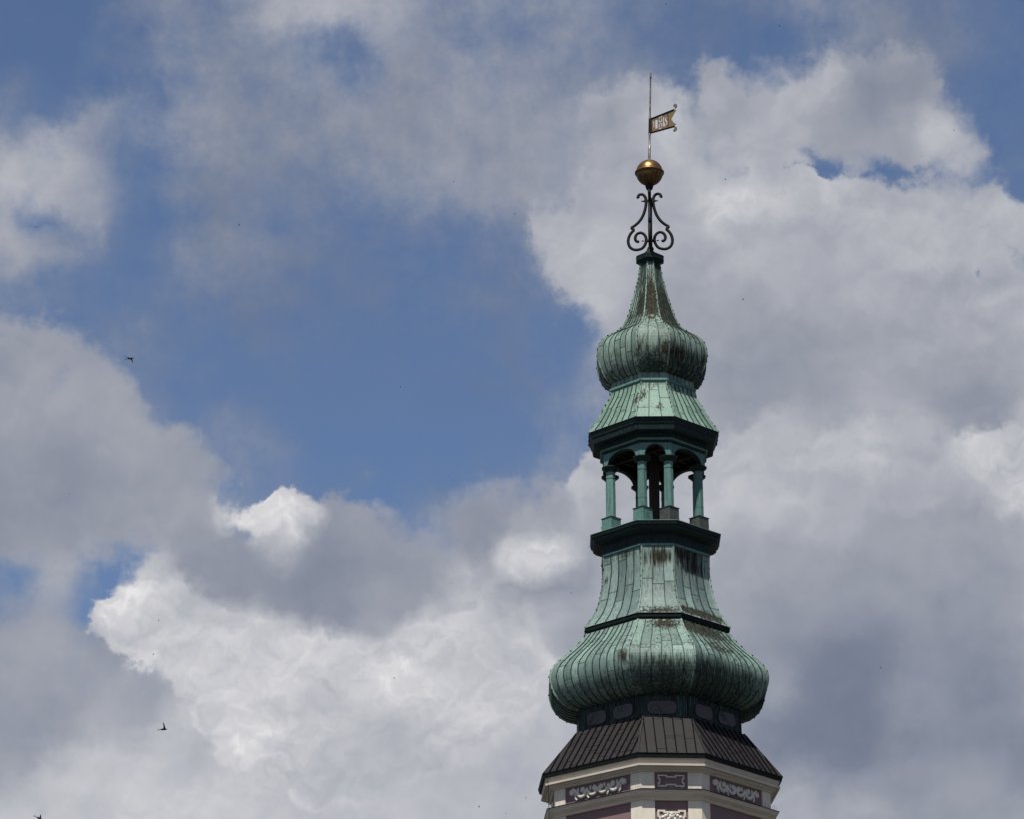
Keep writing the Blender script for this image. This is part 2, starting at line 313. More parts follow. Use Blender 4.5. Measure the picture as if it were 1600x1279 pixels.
    # veil
    wisp = t.m('ADD', t.m('MULTIPLY', wnc, 2.2), t.m('ADD', t.m('MULTIPLY', fbc, 1.6), t.m('MULTIPLY', finec, .5)))
    av = t.m('ADD', a1, t.m('MULTIPLY', wisp, t.m('MULTIPLY', a1, t.m('SUBTRACT', 1.12, a1))), clamp=True)
    bl = t.m('ADD', b1, t.m('MULTIPLY', midc, .24))
    bl = t.m('ADD', bl, t.m('MULTIPLY', wnc, .10))
    bl = t.m('ADD', bl, t.m('MULTIPLY', rbig, t.rng(b1, .4, .9, 0.02, .32)))
    bl = t.m('ADD', bl, t.m('MULTIPLY', rsml, t.rng(b1, .5, .95, 0.0, .12)))
    # cumulus
    ac = t.m('ADD', t.m('ADD', a2, .02), t.m('ADD', puff, t.m('ADD', t.m('MULTIPLY', fbc, .42), t.m('MULTIPLY', finec, .10))))
    soft = t.rng(b2, .40, .88, .20, .035)
    soft = t.m('MULTIPLY', soft, t.rng(mid.outputs[0], .35, .65, .7, 1.9))
    am = t.rng(ac, t.m('SUBTRACT', .5, soft), t.m('ADD', .5, soft), 0, 1, 'SMOOTHSTEP')
    bc = t.m('ADD', b2, t.m('MULTIPLY', rbig, t.rng(b2, .35, .9, .10, .60)))
    bc = t.m('ADD', bc, t.m('MULTIPLY', rsml, t.rng(b2, .55, .95, .02, .48)))
    bc = t.m('ADD', bc, t.m('MULTIPLY', midc, .24))
    bc = t.m('ADD', bc, t.m('MULTIPLY', t.rng(ac, .5, .72, 1, 0), t.rng(b2, .4, .7, .0, .07)))   # sunlit rims
    tone = [(0, lin(97, 107, 131)), (.25, lin(123, 131, 149)), (.5, lin(159, 163, 174)), (.75, lin(193, 194, 200)), (.92, lin(216, 215, 218)), (1, lin(231, 229, 231))]
    K = 10.0                                  # the world strength below is 0.1
    c1 = t.ramp(bl, tone).outputs[0]; c2 = t.ramp(bc, tone).outputs[0]
    blue = t.vm('MULTIPLY', sky.outputs[0], (1, 1, 1))
    blue = t.vm('MULTIPLY', blue, SKYTINT)
    base = t.vm('SCALE', blue, scale=.1)
    cc = t.mix(av, base, c1); cc = t.mix(am, cc, c2)
    hz = t.rng(el, -2, 12, 1, 0)
    cc = t.mix(t.m('MULTIPLY', hz, .7), cc, lin(135, 142, 158))
    full = t.vm('SCALE', cc, scale=K)
    bg = t.n('ShaderNodeBackground', None, Color=full, Strength=0.1)
    o = t.n('ShaderNodeOutputWorld'); t.L.new(bg.outputs[0], o.inputs[0])
    sc.world = w
    w.cycles.sampling_method = 'MANUAL'; w.cycles.sample_map_resolution = 256
SKYTINT = (.76, .82, .945)
build_world()

# ------------------------------------------------------------------ materials
def new_mat(name):
    m = bpy.data.materials.new(name); m.use_nodes = True; t = NT(m.node_tree); t.t.nodes.clear()
    b = t.n('ShaderNodeBsdfPrincipled'); o = t.n('ShaderNodeOutputMaterial'); t.L.new(b.outputs[0], o.inputs[0])
    return m, t, b
def setb(t, b, **kw):
    for k, v in kw.items():
        sk = b.inputs[k.replace('_', ' ')]
        if isinstance(v, bpy.types.NodeSocket): t.L.new(v, sk)
        elif sk.type == 'RGBA': sk.default_value = tuple(v)[:3]+(1,)
        else: sk.default_value = v
def wpos(t): return t.n('ShaderNodeNewGeometry').outputs['Position']
def bump(t, b, h, strength=.3, dist=.02):
    o = t.n('ShaderNodeBump', None, Strength=strength, Distance=dist, Height=h); t.L.new(o.outputs[0], b.inputs['Normal'])
def patina(name, g1, g2, g3, grime=.5, streak=.6, stain_gain=1.0, rough=.62, gloss=.1):
    """weathered copper: plates differ, rain streaks, sooty blotches, brown oxide where the stain attribute says so"""
    m, t, b = new_mat(name); P = wpos(t)
    s = t.vm('MULTIPLY', P, (7, 7, .55)); st = t.noise(s, 1.6, 5, .65).outputs[0]
    s2 = t.vm('MULTIPLY', P, (16, 16, .8)); st2 = t.noise(s2, 2.0, 4, .6).outputs[0]; st3 = t.noise(t.vm('MULTIPLY', P, (22, 22, 1.1)), 1.3, 4, .65).outputs[0]
    bl = t.noise(P, 1.1, 5, .6).outputs[0]; bl2 = t.noise(P, 5.5, 5, .65).outputs[0]; fine = t.noise(P, 30, 4, .7).outputs[0]
    tone = t.n('ShaderNodeAttribute', dict(attribute_name='tone')).outputs['Fac']
    stn = t.n('ShaderNodeAttribute', dict(attribute_name='stain')).outputs['Fac']
    f = t.m('ADD', t.m('MULTIPLY', t.m('SUBTRACT', tone, .5), .75), t.m('ADD', t.m('MULTIPLY', t.m('SUBTRACT', bl2, .5), 1.5), .5), clamp=True)
    c = t.mix(f, g1, g2)
    c = t.mix(t.rng(st2, .5, .74, 0, .75), c, g3)
    v = t.m('ADD', t.m('MULTIPLY', t.m('SUBTRACT', tone, .5), .34), t.m('ADD', t.m('MULTIPLY', t.m('SUBTRACT', fine, .5), .4), 1.0))
    c = t.vm('SCALE', c, scale=v)
    dirt = t.m('MULTIPLY', t.rng(st, .46, .66), t.rng(bl, .38, .60), clamp=True)
    c = t.mix(t.m('MULTIPLY', dirt, grime), c, (.022, .026, .024))
    c = t.mix(t.m('MULTIPLY', t.rng(st3, .54, .68), streak), c, (.035, .045, .04))
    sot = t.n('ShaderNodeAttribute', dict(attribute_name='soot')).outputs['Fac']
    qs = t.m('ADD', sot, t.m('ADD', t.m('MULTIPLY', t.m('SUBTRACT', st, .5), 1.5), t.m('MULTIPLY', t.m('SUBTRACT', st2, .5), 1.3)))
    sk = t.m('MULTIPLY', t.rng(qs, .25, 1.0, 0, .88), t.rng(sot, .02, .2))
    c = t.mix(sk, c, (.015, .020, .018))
    q = t.m('ADD', t.m('MULTIPLY', stn, stain_gain), t.m('ADD', t.m('MULTIPLY', t.m('SUBTRACT', st, .5), 2.1), t.m('MULTIPLY', t.m('SUBTRACT', st3, .5), .5)))
    k = t.m('MULTIPLY', t.rng(q, .22, .70, 0, .97), t.rng(stn, .02, .15))
    ox = t.mix(t.rng(bl2, .35, .65), (.014, .0125, .011), (.042, .037, .03))
    ox = t.mix(t.rng(st2, .54, .70, 0, .7), ox, (.17, .135, .055))
    c = t.mix(k, c, ox)
    setb(t, b, Base_Color=c, Roughness=t.rng(bl2, .3, .7, rough-.18, rough+.05), Specular_IOR_Level=t.m('MULTIPLY', t.m('SUBTRACT', 1.0, sk), t.m('MULTIPLY', t.m('SUBTRACT', 1.0, k), gloss)))
    bump(t, b, t.m('ADD', fine, t.m('MULTIPLY', bl2, 2)), .28, .012)
    return m
def plain(name, c, rough=.7, var=.12, scale=4, metal=0.0, bmp=.15, spec=.4, c2=None, stretch=(1, 1, 1), amt=.5):
    m, t, b = new_mat(name); P = wpos(t); n1 = t.noise(t.vm('MULTIPLY', P, stretch), scale, 6, .62).outputs[0]; n2 = t.noise(P, scale*9, 4, .6).outputs[0]
    col = t.mix(t.rng(n1, .42, .68, 0, amt), c, c2 or tuple(v*.6 for v in c))
    col = t.vm('SCALE', col, scale=t.m('ADD', 1.0, t.m('MULTIPLY', t.m('SUBTRACT', n2, .5), var*2)))
    setb(t, b, Base_Color=col, Roughness=t.rng(n2, .3, .7, max(rough-.1, .05), min(rough+.1, 1)), Metallic=metal, Specular_IOR_Level=spec)
    if bmp: bump(t, b, n2, bmp, .01)
    return m
M_COP = patina('green_patina_copper', (.128, .205, .182), (.200, .295, .258), (.285, .355, .285), .8, .7, gloss=.36)
M_COPN = patina('greyish_patina_copper', (.136, .200, .186), (.208, .288, .265), (.285, .35, .30), .7, .6, gloss=.3)
M_COPU = patina('mottled_patina_copper', (.122, .188, .163), (.198, .275, .237), (.29, .335, .25), .9, .85, gloss=.3)
M_COPL = patina('light_patina_copper', (.135, .235, .195), (.205, .315, .255), (.30, .36, .255), .35, .5, gloss=.25)
M_SEAM = plain('copper_seam', (.022, .034, .032), .7, .3, 6, c2=(.10, .16, .13), amt=.45, spec=.08)
M_BATT = patina('hip_batten_copper', (.17, .25, .21), (.24, .33, .28), (.30, .35, .28), .8, .8)
M_CLIP = plain('dark_clip', (.012, .015, .015), .6)
M_CORN = patina('dark_copper', (.007, .012, .013), (.014, .027, .027), (.040, .078, .075), .6, .5, 0)
M_BLACK = plain('blackened_copper', (.010, .012, .013), .7, .3, 5, c2=(.02, .03, .03), spec=.1)
M_COL = patina('column_copper', (.075, .160, .148), (.120, .228, .208), (.155, .26, .23), .6, .5, 0)
M_PLB = plain('brown_weathered_copper', (.046, .043, .040), .6, .25, 6, c2=(.07, .12, .105))
M_ROOF = plain('brown_sheet_copper', (.040, .0315, .031), .5, .16, 3.2, c2=(.028, .023, .023), stretch=(2.5, 2.5, 1), spec=.15)
def roof_mat():
    m, t, b = new_mat('brown_sheet_copper'); P = wpos(t); tone = t.n('ShaderNodeAttribute', dict(attribute_name='tone')).outputs['Fac']
    n1 = t.noise(P, 2.6, 6, .65).outputs[0]; n2 = t.noise(P, 24, 4, .65).outputs[0]; st = t.noise(t.vm('MULTIPLY', P, (14, 14, 2.2)), 1.2, 5, .65).outputs[0]
    c = t.mix(t.rng(n1, .35, .65), (.017, .015, .0155), (.029, .0255, .026)); c = t.mix(t.m('MULTIPLY', tone, .6), c, (.025, .023, .024))
    c = t.mix(t.rng(st, .55, .72, 0, .55), c, (.018, .014, .014)); c = t.mix(t.rng(st, .70, .78, 0, .5), c, (.22, .21, .2))
    c = t.vm('SCALE', c, scale=t.rng(n2, .3, .7, .8, 1.25)); setb(t, b, Base_Color=c, Roughness=t.rng(n1, .3, .7, .5, .75), Specular_IOR_Level=.2); bump(t, b, t.m('ADD', n2, t.m('MULTIPLY', n1, 3)), .35, .02); return m
M_ROOF = roof_mat()
M_RSEAM = plain('dark_roof_seam', (.007, .006, .007), .8, spec=.03)
M_CREAM = plain('cream_render', (.70, .64, .535), .85, .06, 1.6, c2=(.52, .47, .39), stretch=(3, 3, .8), spec=.2, amt=.5)
M_CREAM2 = plain('pale_cornice_paint', (.58, .525, .445), .8, .08, 2.0, c2=(.42, .375, .31), stretch=(1, 1, 6), spec=.2)
M_MAUVE = plain('mauve_render', (.222, .146, .150), .9, .08, 1.8, c2=(.18, .118, .122), spec=.15)
M_STUC = plain('white_stucco', (.64, .60, .53), .85, .08, 5, c2=(.50, .46, .40), spec=.2)
M_TIMB = plain('old_timber', (.018, .012, .010), .85, .3, 5, c2=(.036, .022, .016), stretch=(6, 6, 1))
M_IRON = plain('black_iron', (.009, .009, .010), .6, .25, 8, c2=(.02, .015, .013), spec=.15)
M_STEEL = plain('aged_steel_rod', (.10, .09, .085), .42, .4, 9, metal=.6, c2=(.30, .27, .25), stretch=(1, 1, 2.2), amt=.95)
M_PANEL = plain('grey_panel', (.082, .075, .080), .75, .12, 6, c2=(.07, .068, .075))
M_INK = plain('dark_ink', (.012, .012, .014), .8, 0)
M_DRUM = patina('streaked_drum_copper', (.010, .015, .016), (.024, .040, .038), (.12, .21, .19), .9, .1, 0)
M_BIRD = plain('dark_plumage', (.012, .012, .013), .8)
M_SPIKE = plain('spike_wire', (.20, .20, .19), .4, .1, metal=.5)
def gold_mat():
    m, t, b = new_mat('gilded_copper'); P = wpos(t)
    n = t.noise(P, 5.0, 6, .65).outputs[0]; n2 = t.noise(P, 16, 5, .7).outputs[0]; z = t.n('ShaderNodeSeparateXYZ', None, i0=P).outputs[2]
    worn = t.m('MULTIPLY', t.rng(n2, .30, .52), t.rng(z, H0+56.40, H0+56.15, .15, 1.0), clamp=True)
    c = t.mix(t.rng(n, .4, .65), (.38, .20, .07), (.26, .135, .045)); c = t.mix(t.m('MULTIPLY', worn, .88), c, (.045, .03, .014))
    setb(t, b, Base_Color=c, Metallic=t.m('SUBTRACT', 1.0, t.m('MULTIPLY', worn, .5)), Roughness=t.m('ADD', .30, t.m('MULTIPLY', worn, .3)))
    bump(t, b, n2, .25, .01); return m
M_GOLD = gold_mat()
M_VANE = plain('gilt_sheet', (.25, .15, .055), .5, .3, 3.5, metal=.3, c2=(.19, .165, .12), amt=.9)
M_VGREY = plain('worn_grey_sheet', (.17, .17, .15), .5, .2, 6, metal=.4)
def ground_mat():
    m, t, b = new_mat('paving'); P = wpos(t); n = t.noise(P, .05, 6, .6).outputs[0]; n2 = t.noise(P, 1.5, 4, .6).outputs[0]
    c = t.mix(n, (.045, .045, .04), (.075, .07, .06)); c = t.vm('SCALE', c, scale=t.rng(n2, .3, .7, .8, 1.2))
    setb(t, b, Base_Color=c, Roughness=.9); return m
M_GROUND = ground_mat()

# ------------------------------------------------------------------ mesh helpers
rnd = random.Random(11)
class MB:
    """collects faces of one mesh; per-face material index, tone and stain"""
    def __init__(s): s.v = []; s.f = []; s.mi = []; s.tn = []; s.st = []; s.sm = []; s.so = []
    def add(s, pts, faces, mi=0, tone=.5, stain=None, smooth=False, soot=None):
        s.so += list(soot) if soot is not None else [0.0]*len(pts)
        o = len(s.v); s.v += [tuple(p) for p in pts]; s.st += list(stain) if stain is not None else [0.0]*len(pts)
        for f in faces: s.f.append([i+o for i in f]); s.mi.append(mi); s.tn.append(tone); s.sm.append(smooth)
    def box(s, c, hx, hy, hz, ax=(1, 0, 0), az=(0, 0, 1), mi=0, tone=.5, taper=1.0):
        ax = Vector(ax).normalized(); az = Vector(az).normalized(); ay = az.cross(ax); c = Vector(c)
        P = [c+ax*(hx*i*(taper if k > 0 else 1))+ay*(hy*j*(taper if k > 0 else 1))+az*(hz*k) for k in (-1, 1) for j in (-1, 1) for i in (-1, 1)]
        s.add(P, [(0, 2, 3, 1), (4, 5, 7, 6), (0, 1, 5, 4), (2, 6, 7, 3), (0, 4, 6, 2), (1, 3, 7, 5)], mi, tone)
    def prism(s, loops, mi=0, tone=.5, smooth=False, cap=(True, True), soot=None):
        n = len(loops[0]); P = [p for l in loops for p in l]; F = []
        for i in range(len(loops)-1):
            for j in range(n): F.append((i*n+j, i*n+(j+1) % n, (i+1)*n+(j+1) % n, (i+1)*n+j))
        s.add(P, F, mi, tone, smooth=smooth, soot=None if soot is None else [v for v in soot for _ in range(n)])
        if cap[0]: s.add(loops[0], [tuple(range(n))[::-1]], mi, tone)
        if cap[1]: s.add(loops[-1], [tuple(range(n))], mi, tone)
    def tube(s, pts, rad, n=8, mi=0, flat=None, nrm=None, smooth=True):
        """rad: number or list; flat=(normal vector, ratio) squeezes the section along that normal"""
        pts = [Vector(p) for p in pts]; L = []
        for i, p in enumerate(pts):
            d = (pts[min(i+1, len(pts)-1)]-pts[max(i-1, 0)]).normalized()
            if flat: a = Vector(flat[0]).normalized(); bb = d.cross(a).normalized(); ra = flat[1]
            else:
                a = d.cross(Vector((0, 0, 1))); a = a.normalized() if a.length > 1e-3 else Vector((1, 0, 0)); bb = d.cross(a).normalized(); ra = 1
            r = rad[i] if hasattr(rad, '__len__') else rad
            L.append([p+a*(r*ra*math.cos(2*math.pi*k/n))+bb*(r*math.sin(2*math.pi*k/n)) for k in range(n)])
        s.prism(L, mi, smooth=smooth)
    def lathe(s, prof, n=24, c=(0, 0, 0), mi=0, smooth=True):
        L = [[Vector((c[0]+r*math.cos(2*math.pi*k/n), c[1]+r*math.sin(2*math.pi*k/n), c[2]+z)) for k in range(n)] for z, r in prof]; s.prism(L, mi, smooth=smooth)
    def build(s, name, mats, parent=None):
        me = bpy.data.meshes.new(name); me.from_pydata(s.v, [], s.f)
        for m in (mats if isinstance(mats, (list, tuple)) else [mats]): me.materials.append(m)
        me.polygons.foreach_set('material_index', s.mi); me.polygons.foreach_set('use_smooth', s.sm)
        a = me.attributes.new('tone', 'FLOAT', 'FACE'); a.data.foreach_set('value', s.tn)
        a = me.attributes.new('stain', 'FLOAT', 'POINT'); a.data.foreach_set('value', s.st)
        a = me.attributes.new('soot', 'FLOAT', 'POINT'); a.data.foreach_set('value', s.so)
        me.update(); o = bpy.data.objects.new(name, me); COL.objects.link(o)
        if parent is not None: o.parent = parent
        return o
def tagit(o, label=None, cat=None, group=None, kind=None):
    for k, v in (('label', label), ('category', cat), ('group', group), ('kind', kind)):
        if v: o[k] = v
    return o
def oct_ring(z, a, k, rot):
    """corners of a square of half width a with corners cut back by k*a; faces 0,2,4,6 are the long sides, 6 = front left, 0 = front right, 7 = the front chamfer"""
    c = a*k; e = a-c; th = R(rot-45); ct, s_ = math.cos(th), math.sin(th)
    return [Vector((x*ct-y*s_, x*s_+y*ct, z+H0)) for x, y in ((a, -e), (a, e), (e, a), (-e, a), (-a, e), (-a, -e), (-e, -a), (e, -a))]
def spline(prof, step=.1):
    out = []; n = len(prof)
    for i in range(n-1):
        p0, p1, p2, p3 = prof[max(i-1, 0)], prof[i], prof[i+1], prof[min(i+2, n-1)]
        d = math.dist(p1, p2); m = max(1, int(d/step))
        for j in range(m):
            t = j/m; out.append(tuple(.5*((2*p1[q])+(-p0[q]+p2[q])*t+(2*p0[q]-5*p1[q]+4*p2[q]-p3[q])*t*t+(-p0[q]+3*p1[q]-3*p2[q]+p3[q])*t**3) for q in (0, 1)))
    out.append(prof[-1]); return out
def linear(prof, step=.12):
    out = []
    for (z1, a1), (z2, a2) in zip(prof, prof[1:]):
        m = max(1, int(math.dist((z1, a1), (z2, a2))/step)); out += [(z1+(z2-z1)*j/m, a1+(a2-a1)*j/m) for j in range(m)]
    out.append(prof[-1]); return out
def clad(mb, prof, rot, k, nm, nc, seam=.022, sh=.035, batten=True, stains=(), parallel=False, cross=(1.1, 2.0), smi=1, bmi=2, cmi=3, hip=.055, clips=True, soots=()):
    """sheet cladding over an eight sided profile: plates with standing seams, staggered cross seams, hip battens with clips"""
    rings = [oct_ring(z, a, k, rot) for z, a in prof]; nr = len(rings)
    def stain(face, t, z):
        v = 0
        for (fs, t0, tw, z0, zw, amp) in stains:
            if face in fs: v = max(v, amp*math.exp(-((t-t0)/tw)**2-((z-z0)/zw)**2))
        return v
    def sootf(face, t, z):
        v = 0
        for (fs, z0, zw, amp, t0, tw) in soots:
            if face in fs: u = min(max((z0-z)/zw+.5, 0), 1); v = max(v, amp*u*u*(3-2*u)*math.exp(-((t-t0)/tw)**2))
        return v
    L = [0]
    for i in range(1, nr): L.append(L[-1]+math.dist(prof[i-1], prof[i]))
    for j in range(8):
        n = nm if j % 2 == 0 else nc; A = [r[j] for r in rings]; B = [r[(j+1) % 8] for r in rings]
        nrm = []
        for i in range(nr):
            tv = (B[i]-A[i]).normalized(); pd = (A[min(i+1, nr-1)]+B[min(i+1, nr-1)])-(A[max(i-1, 0)]+B[max(i-1, 0)]); nrm.append(tv.cross(pd).normalized())
        wmax = max((B[i]-A[i]).length for i in range(nr))
        if not parallel:
            for q in range(n):
                t0, t1 = q/n, (q+1)/n; cuts = []; s_ = rnd.uniform(.2, 1.6)
                while s_ < L[-1]: cuts.append(s_); s_ += rnd.uniform(*cross)
                tone = rnd.random(); ci = 0
                for i in range(nr-1):
                    if ci < len(cuts) and L[i] >= cuts[ci]:
                        tone = rnd.random(); ci += 1
                        a = A[i].lerp(B[i], t0); b = A[i].lerp(B[i], t1); u = (a-A[i-1].lerp(B[i-1], t0)).normalized()*.009; h = nrm[i]*.008
                        mb.add([a-u+h, b-u+h, b+u+h, a+u+h], [(0, 1, 2, 3)], smi)
                    P = []; S_ = []; Q_ = []
                    for ii in (i, i+1):
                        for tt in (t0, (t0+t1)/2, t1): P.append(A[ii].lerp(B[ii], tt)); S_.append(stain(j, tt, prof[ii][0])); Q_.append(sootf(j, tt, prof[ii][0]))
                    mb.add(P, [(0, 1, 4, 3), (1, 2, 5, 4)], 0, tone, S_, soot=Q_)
            for q in range(1, n):
                t = q/n; loops = []; ph = rnd.uniform(0, 6); fr = rnd.uniform(1.5, 4)
                for i in range(nr):
                    p = A[i].lerp(B[i], t+.010*math.sin(ph+fr*L[i])/max(.6, (B[i]-A[i]).length)); tv = (B[i]-A[i]).normalized()*(seam/2); h = nrm[i]*sh; loops.append([p-tv-nrm[i]*.01, p+tv-nrm[i]*.01, p+tv+h, p-tv+h])
                mb.prism(loops, smi, cap=(True, True))
        else:
            W = [(B[i]-A[i]).length for i in range(nr)]; pw = wmax/n
            for q in range(n):
                tone = rnd.random()
                for i in range(nr-1):
                    if rnd.random() < .12: tone = rnd.random()
                    cl = lambda s_, w_: min(max(s_/w_, -.5), .5)+.5
                    a_, b_ = -wmax/2+pw*q, -wmax/2+pw*(q+1)
                    fa0, fb0, fa1, fb1 = cl(a_, W[i]), cl(b_, W[i]), cl(a_, W[i+1]), cl(b_, W[i+1])
                    if fb0-fa0 < 1e-5: break
                    P = [A[i].lerp(B[i], fa0), A[i].lerp(B[i], fb0), A[i+1].lerp(B[i+1], fb1), A[i+1].lerp(B[i+1], fa1)]
                    if fb1-fa1 < 1e-5: mb.add(P[:3], [(0, 1, 2)], 0, tone)
                    else: mb.add(P, [(0, 1, 2, 3)], 0, tone)
            for q in range(1, n):
                s_ = -wmax/2+pw*q; pts = []
                for i in range(nr):
                    if abs(s_) < W[i]/2-.01:
                        pts.append((A[i].lerp(B[i], .5+s_/W[i]), nrm[i], (B[i]-A[i]).normalized()))
                        last = i
                    else: break
                if len(pts) and len(pts) < nr:
                    i = last; f = (W[i]/2-abs(s_))/(W[i]-W[i+1])*2
                    C = A[i].lerp(A[i+1], f); Dd = B[i].lerp(B[i+1], f); w = (Dd-C).length
                    pts.append((C.lerp(Dd, min(max(.5+s_/w, 0), 1)), nrm[i], (Dd-C).normalized()))
                if len(pts) > 1: mb.prism([[p-tv*(seam/2)-nn*.01, p+tv*(seam/2)-nn*.01, p+tv*(seam/2)+nn*sh, p-tv*(seam/2)+nn*sh] for p, nn, tv in pts], smi)
            for q in range(n*2):
                i = rnd.randrange(0, nr-1); s_ = -wmax/2+pw*rnd.randrange(0, n)
                if abs(s_) < W[i]/2-pw and abs(s_+pw) < W[i]/2-.02:
                    a = A[i].lerp(B[i], .5+s_/W[i]); b = A[i].lerp(B[i], .5+(s_+pw)/W[i]); u = (A[i+1]-A[i]).normalized()*.01; h = nrm[i]*.006
                    mb.add([a-u+h, b-u+h, b+u+h, a+u+h], [(0, 1, 2, 3)], smi)
    if batten:
        for j in range(8):
            loops = []; prev = None
            for i in range(nr):
                p = rings[i][j]; o = Vector((p.x, p.y, 0)).normalized(); pd = (rings[min(i+1, nr-1)][j]-rings[max(i-1, 0)][j]).normalized(); sd_ = pd.cross(o).normalized(); nn = sd_.cross(pd).normalized()
                if nn.dot(o) < 0 and abs(pd.z) > .3: nn = -nn
                h = hip; loops.append([p-sd_*h*.75-nn*.035, p-sd_*h*.5+nn*.035, p+sd_*h*.5+nn*.035, p+sd_*h*.75-nn*.035]); 
                if clips and prev is not None and (i % 2 == 0) and rnd.random() < .85: mb.box(p+nn*(.03+.012*rnd.random())+sd_*(h*.55*(1 if rnd.random() < .5 else -1))+pd*rnd.uniform(-.04, .04), .018, .016, .03, ax=sd_, az=pd, mi=cmi)
                prev = p
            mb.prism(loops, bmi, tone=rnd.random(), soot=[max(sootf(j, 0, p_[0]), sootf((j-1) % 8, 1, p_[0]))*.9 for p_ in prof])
def ringprof(mb, prof, rot, k, mi=0, cap=(True, True)):
    mb.prism([oct_ring(z, a, k, rot) for z, a in prof], mi, cap=cap)
def face_frame(z, a, k, rot, j):
    r = oct_ring(z, a, k, rot); A, B = r[j], r[(j+1) % 8]; tv = (B-A).normalized(); return A, B, tv, tv.cross(Vector((0, 0, 1)))

# ------------------------------------------------------------------ the setting
g = MB(); g.add([(-3000, -3000, 0), (3000, -3000, 0), (3000, 3000, 0), (-3000, 3000, 0)], [(0, 1, 2, 3)]); tagit(g.build('ground', M_GROUND), kind='structure')

tower = bpy.data.objects.new('church_tower', None); COL.objects.link(tower)
tagit(tower, 'mauve and cream tower with green copper onion domes, open lantern, golden ball and flag vane', 'tower')
BR, BK = 6.0, .43            # the masonry and its roof stand turned by 6 degrees
UR, UK = 2.2, .46            # the copper spire by about 2

# masonry core and corner pilasters
w = MB(); ringprof(w, [(-H0, 3.60), (29.10, 3.60)], BR, BK); w.build('wall', M_MAUVE, tower)
w = MB(); ringprof(w, [(29.10, 3.612), (30.10, 3.612)], BR, BK); w.build('frieze', M_MAUVE, tower)
def corner_pier(z0, z1, a, depth, wid, j):
    r0 = oct_ring(0, a, BK, BR); ri = oct_ring(0, a-depth, BK, BR); p = r0[j]; q = ri[j]; prv = r0[j-1]; nxt = r0[(j+1) % 8]
    d1 = (prv-p).normalized()*wid; d2 = (nxt-p).normalized()*wid
    n1 = (p-prv).normalized().cross(Vector((0, 0, 1))); n2 = (nxt-p).normalized().cross(Vector((0, 0, 1)))
    base = [p+d1, p, p+d2, p+d2-n2*depth, q, p+d1-n1*depth]
    mb = MB(); mb.prism([[Vector((v.x, v.y, z+H0)) for v in base] for z in (z0, z1)]); return mb
for j in range(8):
    corner_pier(29.30, 30.12, 3.672, .10, .50, j).build('pilaster', M_CREAM, tower)
    corner_pier(-H0, 29.06, 3.657, .10, .50, j).build('pilaster', M_CREAM, tower)
# dentil free cornice: bed mould, soffit, sun catching fillet, crown
c = MB(); ringprof(c, [(30.05, 3.58), (30.05, 3.70), (30.075, 3.735), (30.12, 3.745), (30.13, 3.80), (30.18, 3.845), (30.205, 3.86), (30.212, 4.0), (30.288, 4.005), (30.298, 3.93), (30.33, 3.93), (30.38, 3.955), (30.44, 3.985), (30.50, 4.01), (30.56, 4.02)], BR, BK)
c.build('cornice', M_CREAM2, tower)
c = MB(); ringprof(c, [(30.49, 4.02), (30.49, 4.062), (30.60, 4.085), (30.655, 4.112), (30.668, 4.105)], BR, BK); c.build('gutter', M_BLACK, tower)
c = MB(); ringprof(c, [(28.99, 3.58), (28.99, 3.69), (29.03, 3.705), (29.09, 3.73), (29.12, 3.79), (29.17, 3.86), (29.185, 3.885), (29.24, 3.90), (29.30, 3.935), (29.312, 3.94), (29.32, 3.60)], BR, BK); sc_ = c.build('string_course', M_CREAM2, tower)
c = MB(); ringprof(c, [(29.312, 3.955), (29.335, 3.96), (29.435, 3.68), (29.43, 3.62)], BR, BK); c.build('ledge_flashing', M_BLACK, sc_)
# bird spikes standing on the ledge
for j, ta, tb in ((6, 0, .1), (6, .88, 1), (7, 0, 1), (0, 0, .1), (0, .82, 1)):
    c = MB()
    A, B, tv, nv = face_frame(29.36, 3.86, BK, BR, j); n = int((B-A).length*(tb-ta)/.045)
    for i in range(n):
        t = ta+(tb-ta)*i/n; base = A.lerp(B, t)
        d = (Vector((0, 0, 1))+nv*rnd.uniform(-.5, .5)+tv*rnd.uniform(-.15, .15)).normalized()
        c.tube([base, base+d*rnd.uniform(.15, .21)], .0035, 3, smooth=False)
    c.build('bird_spikes', M_SPIKE, sc_)

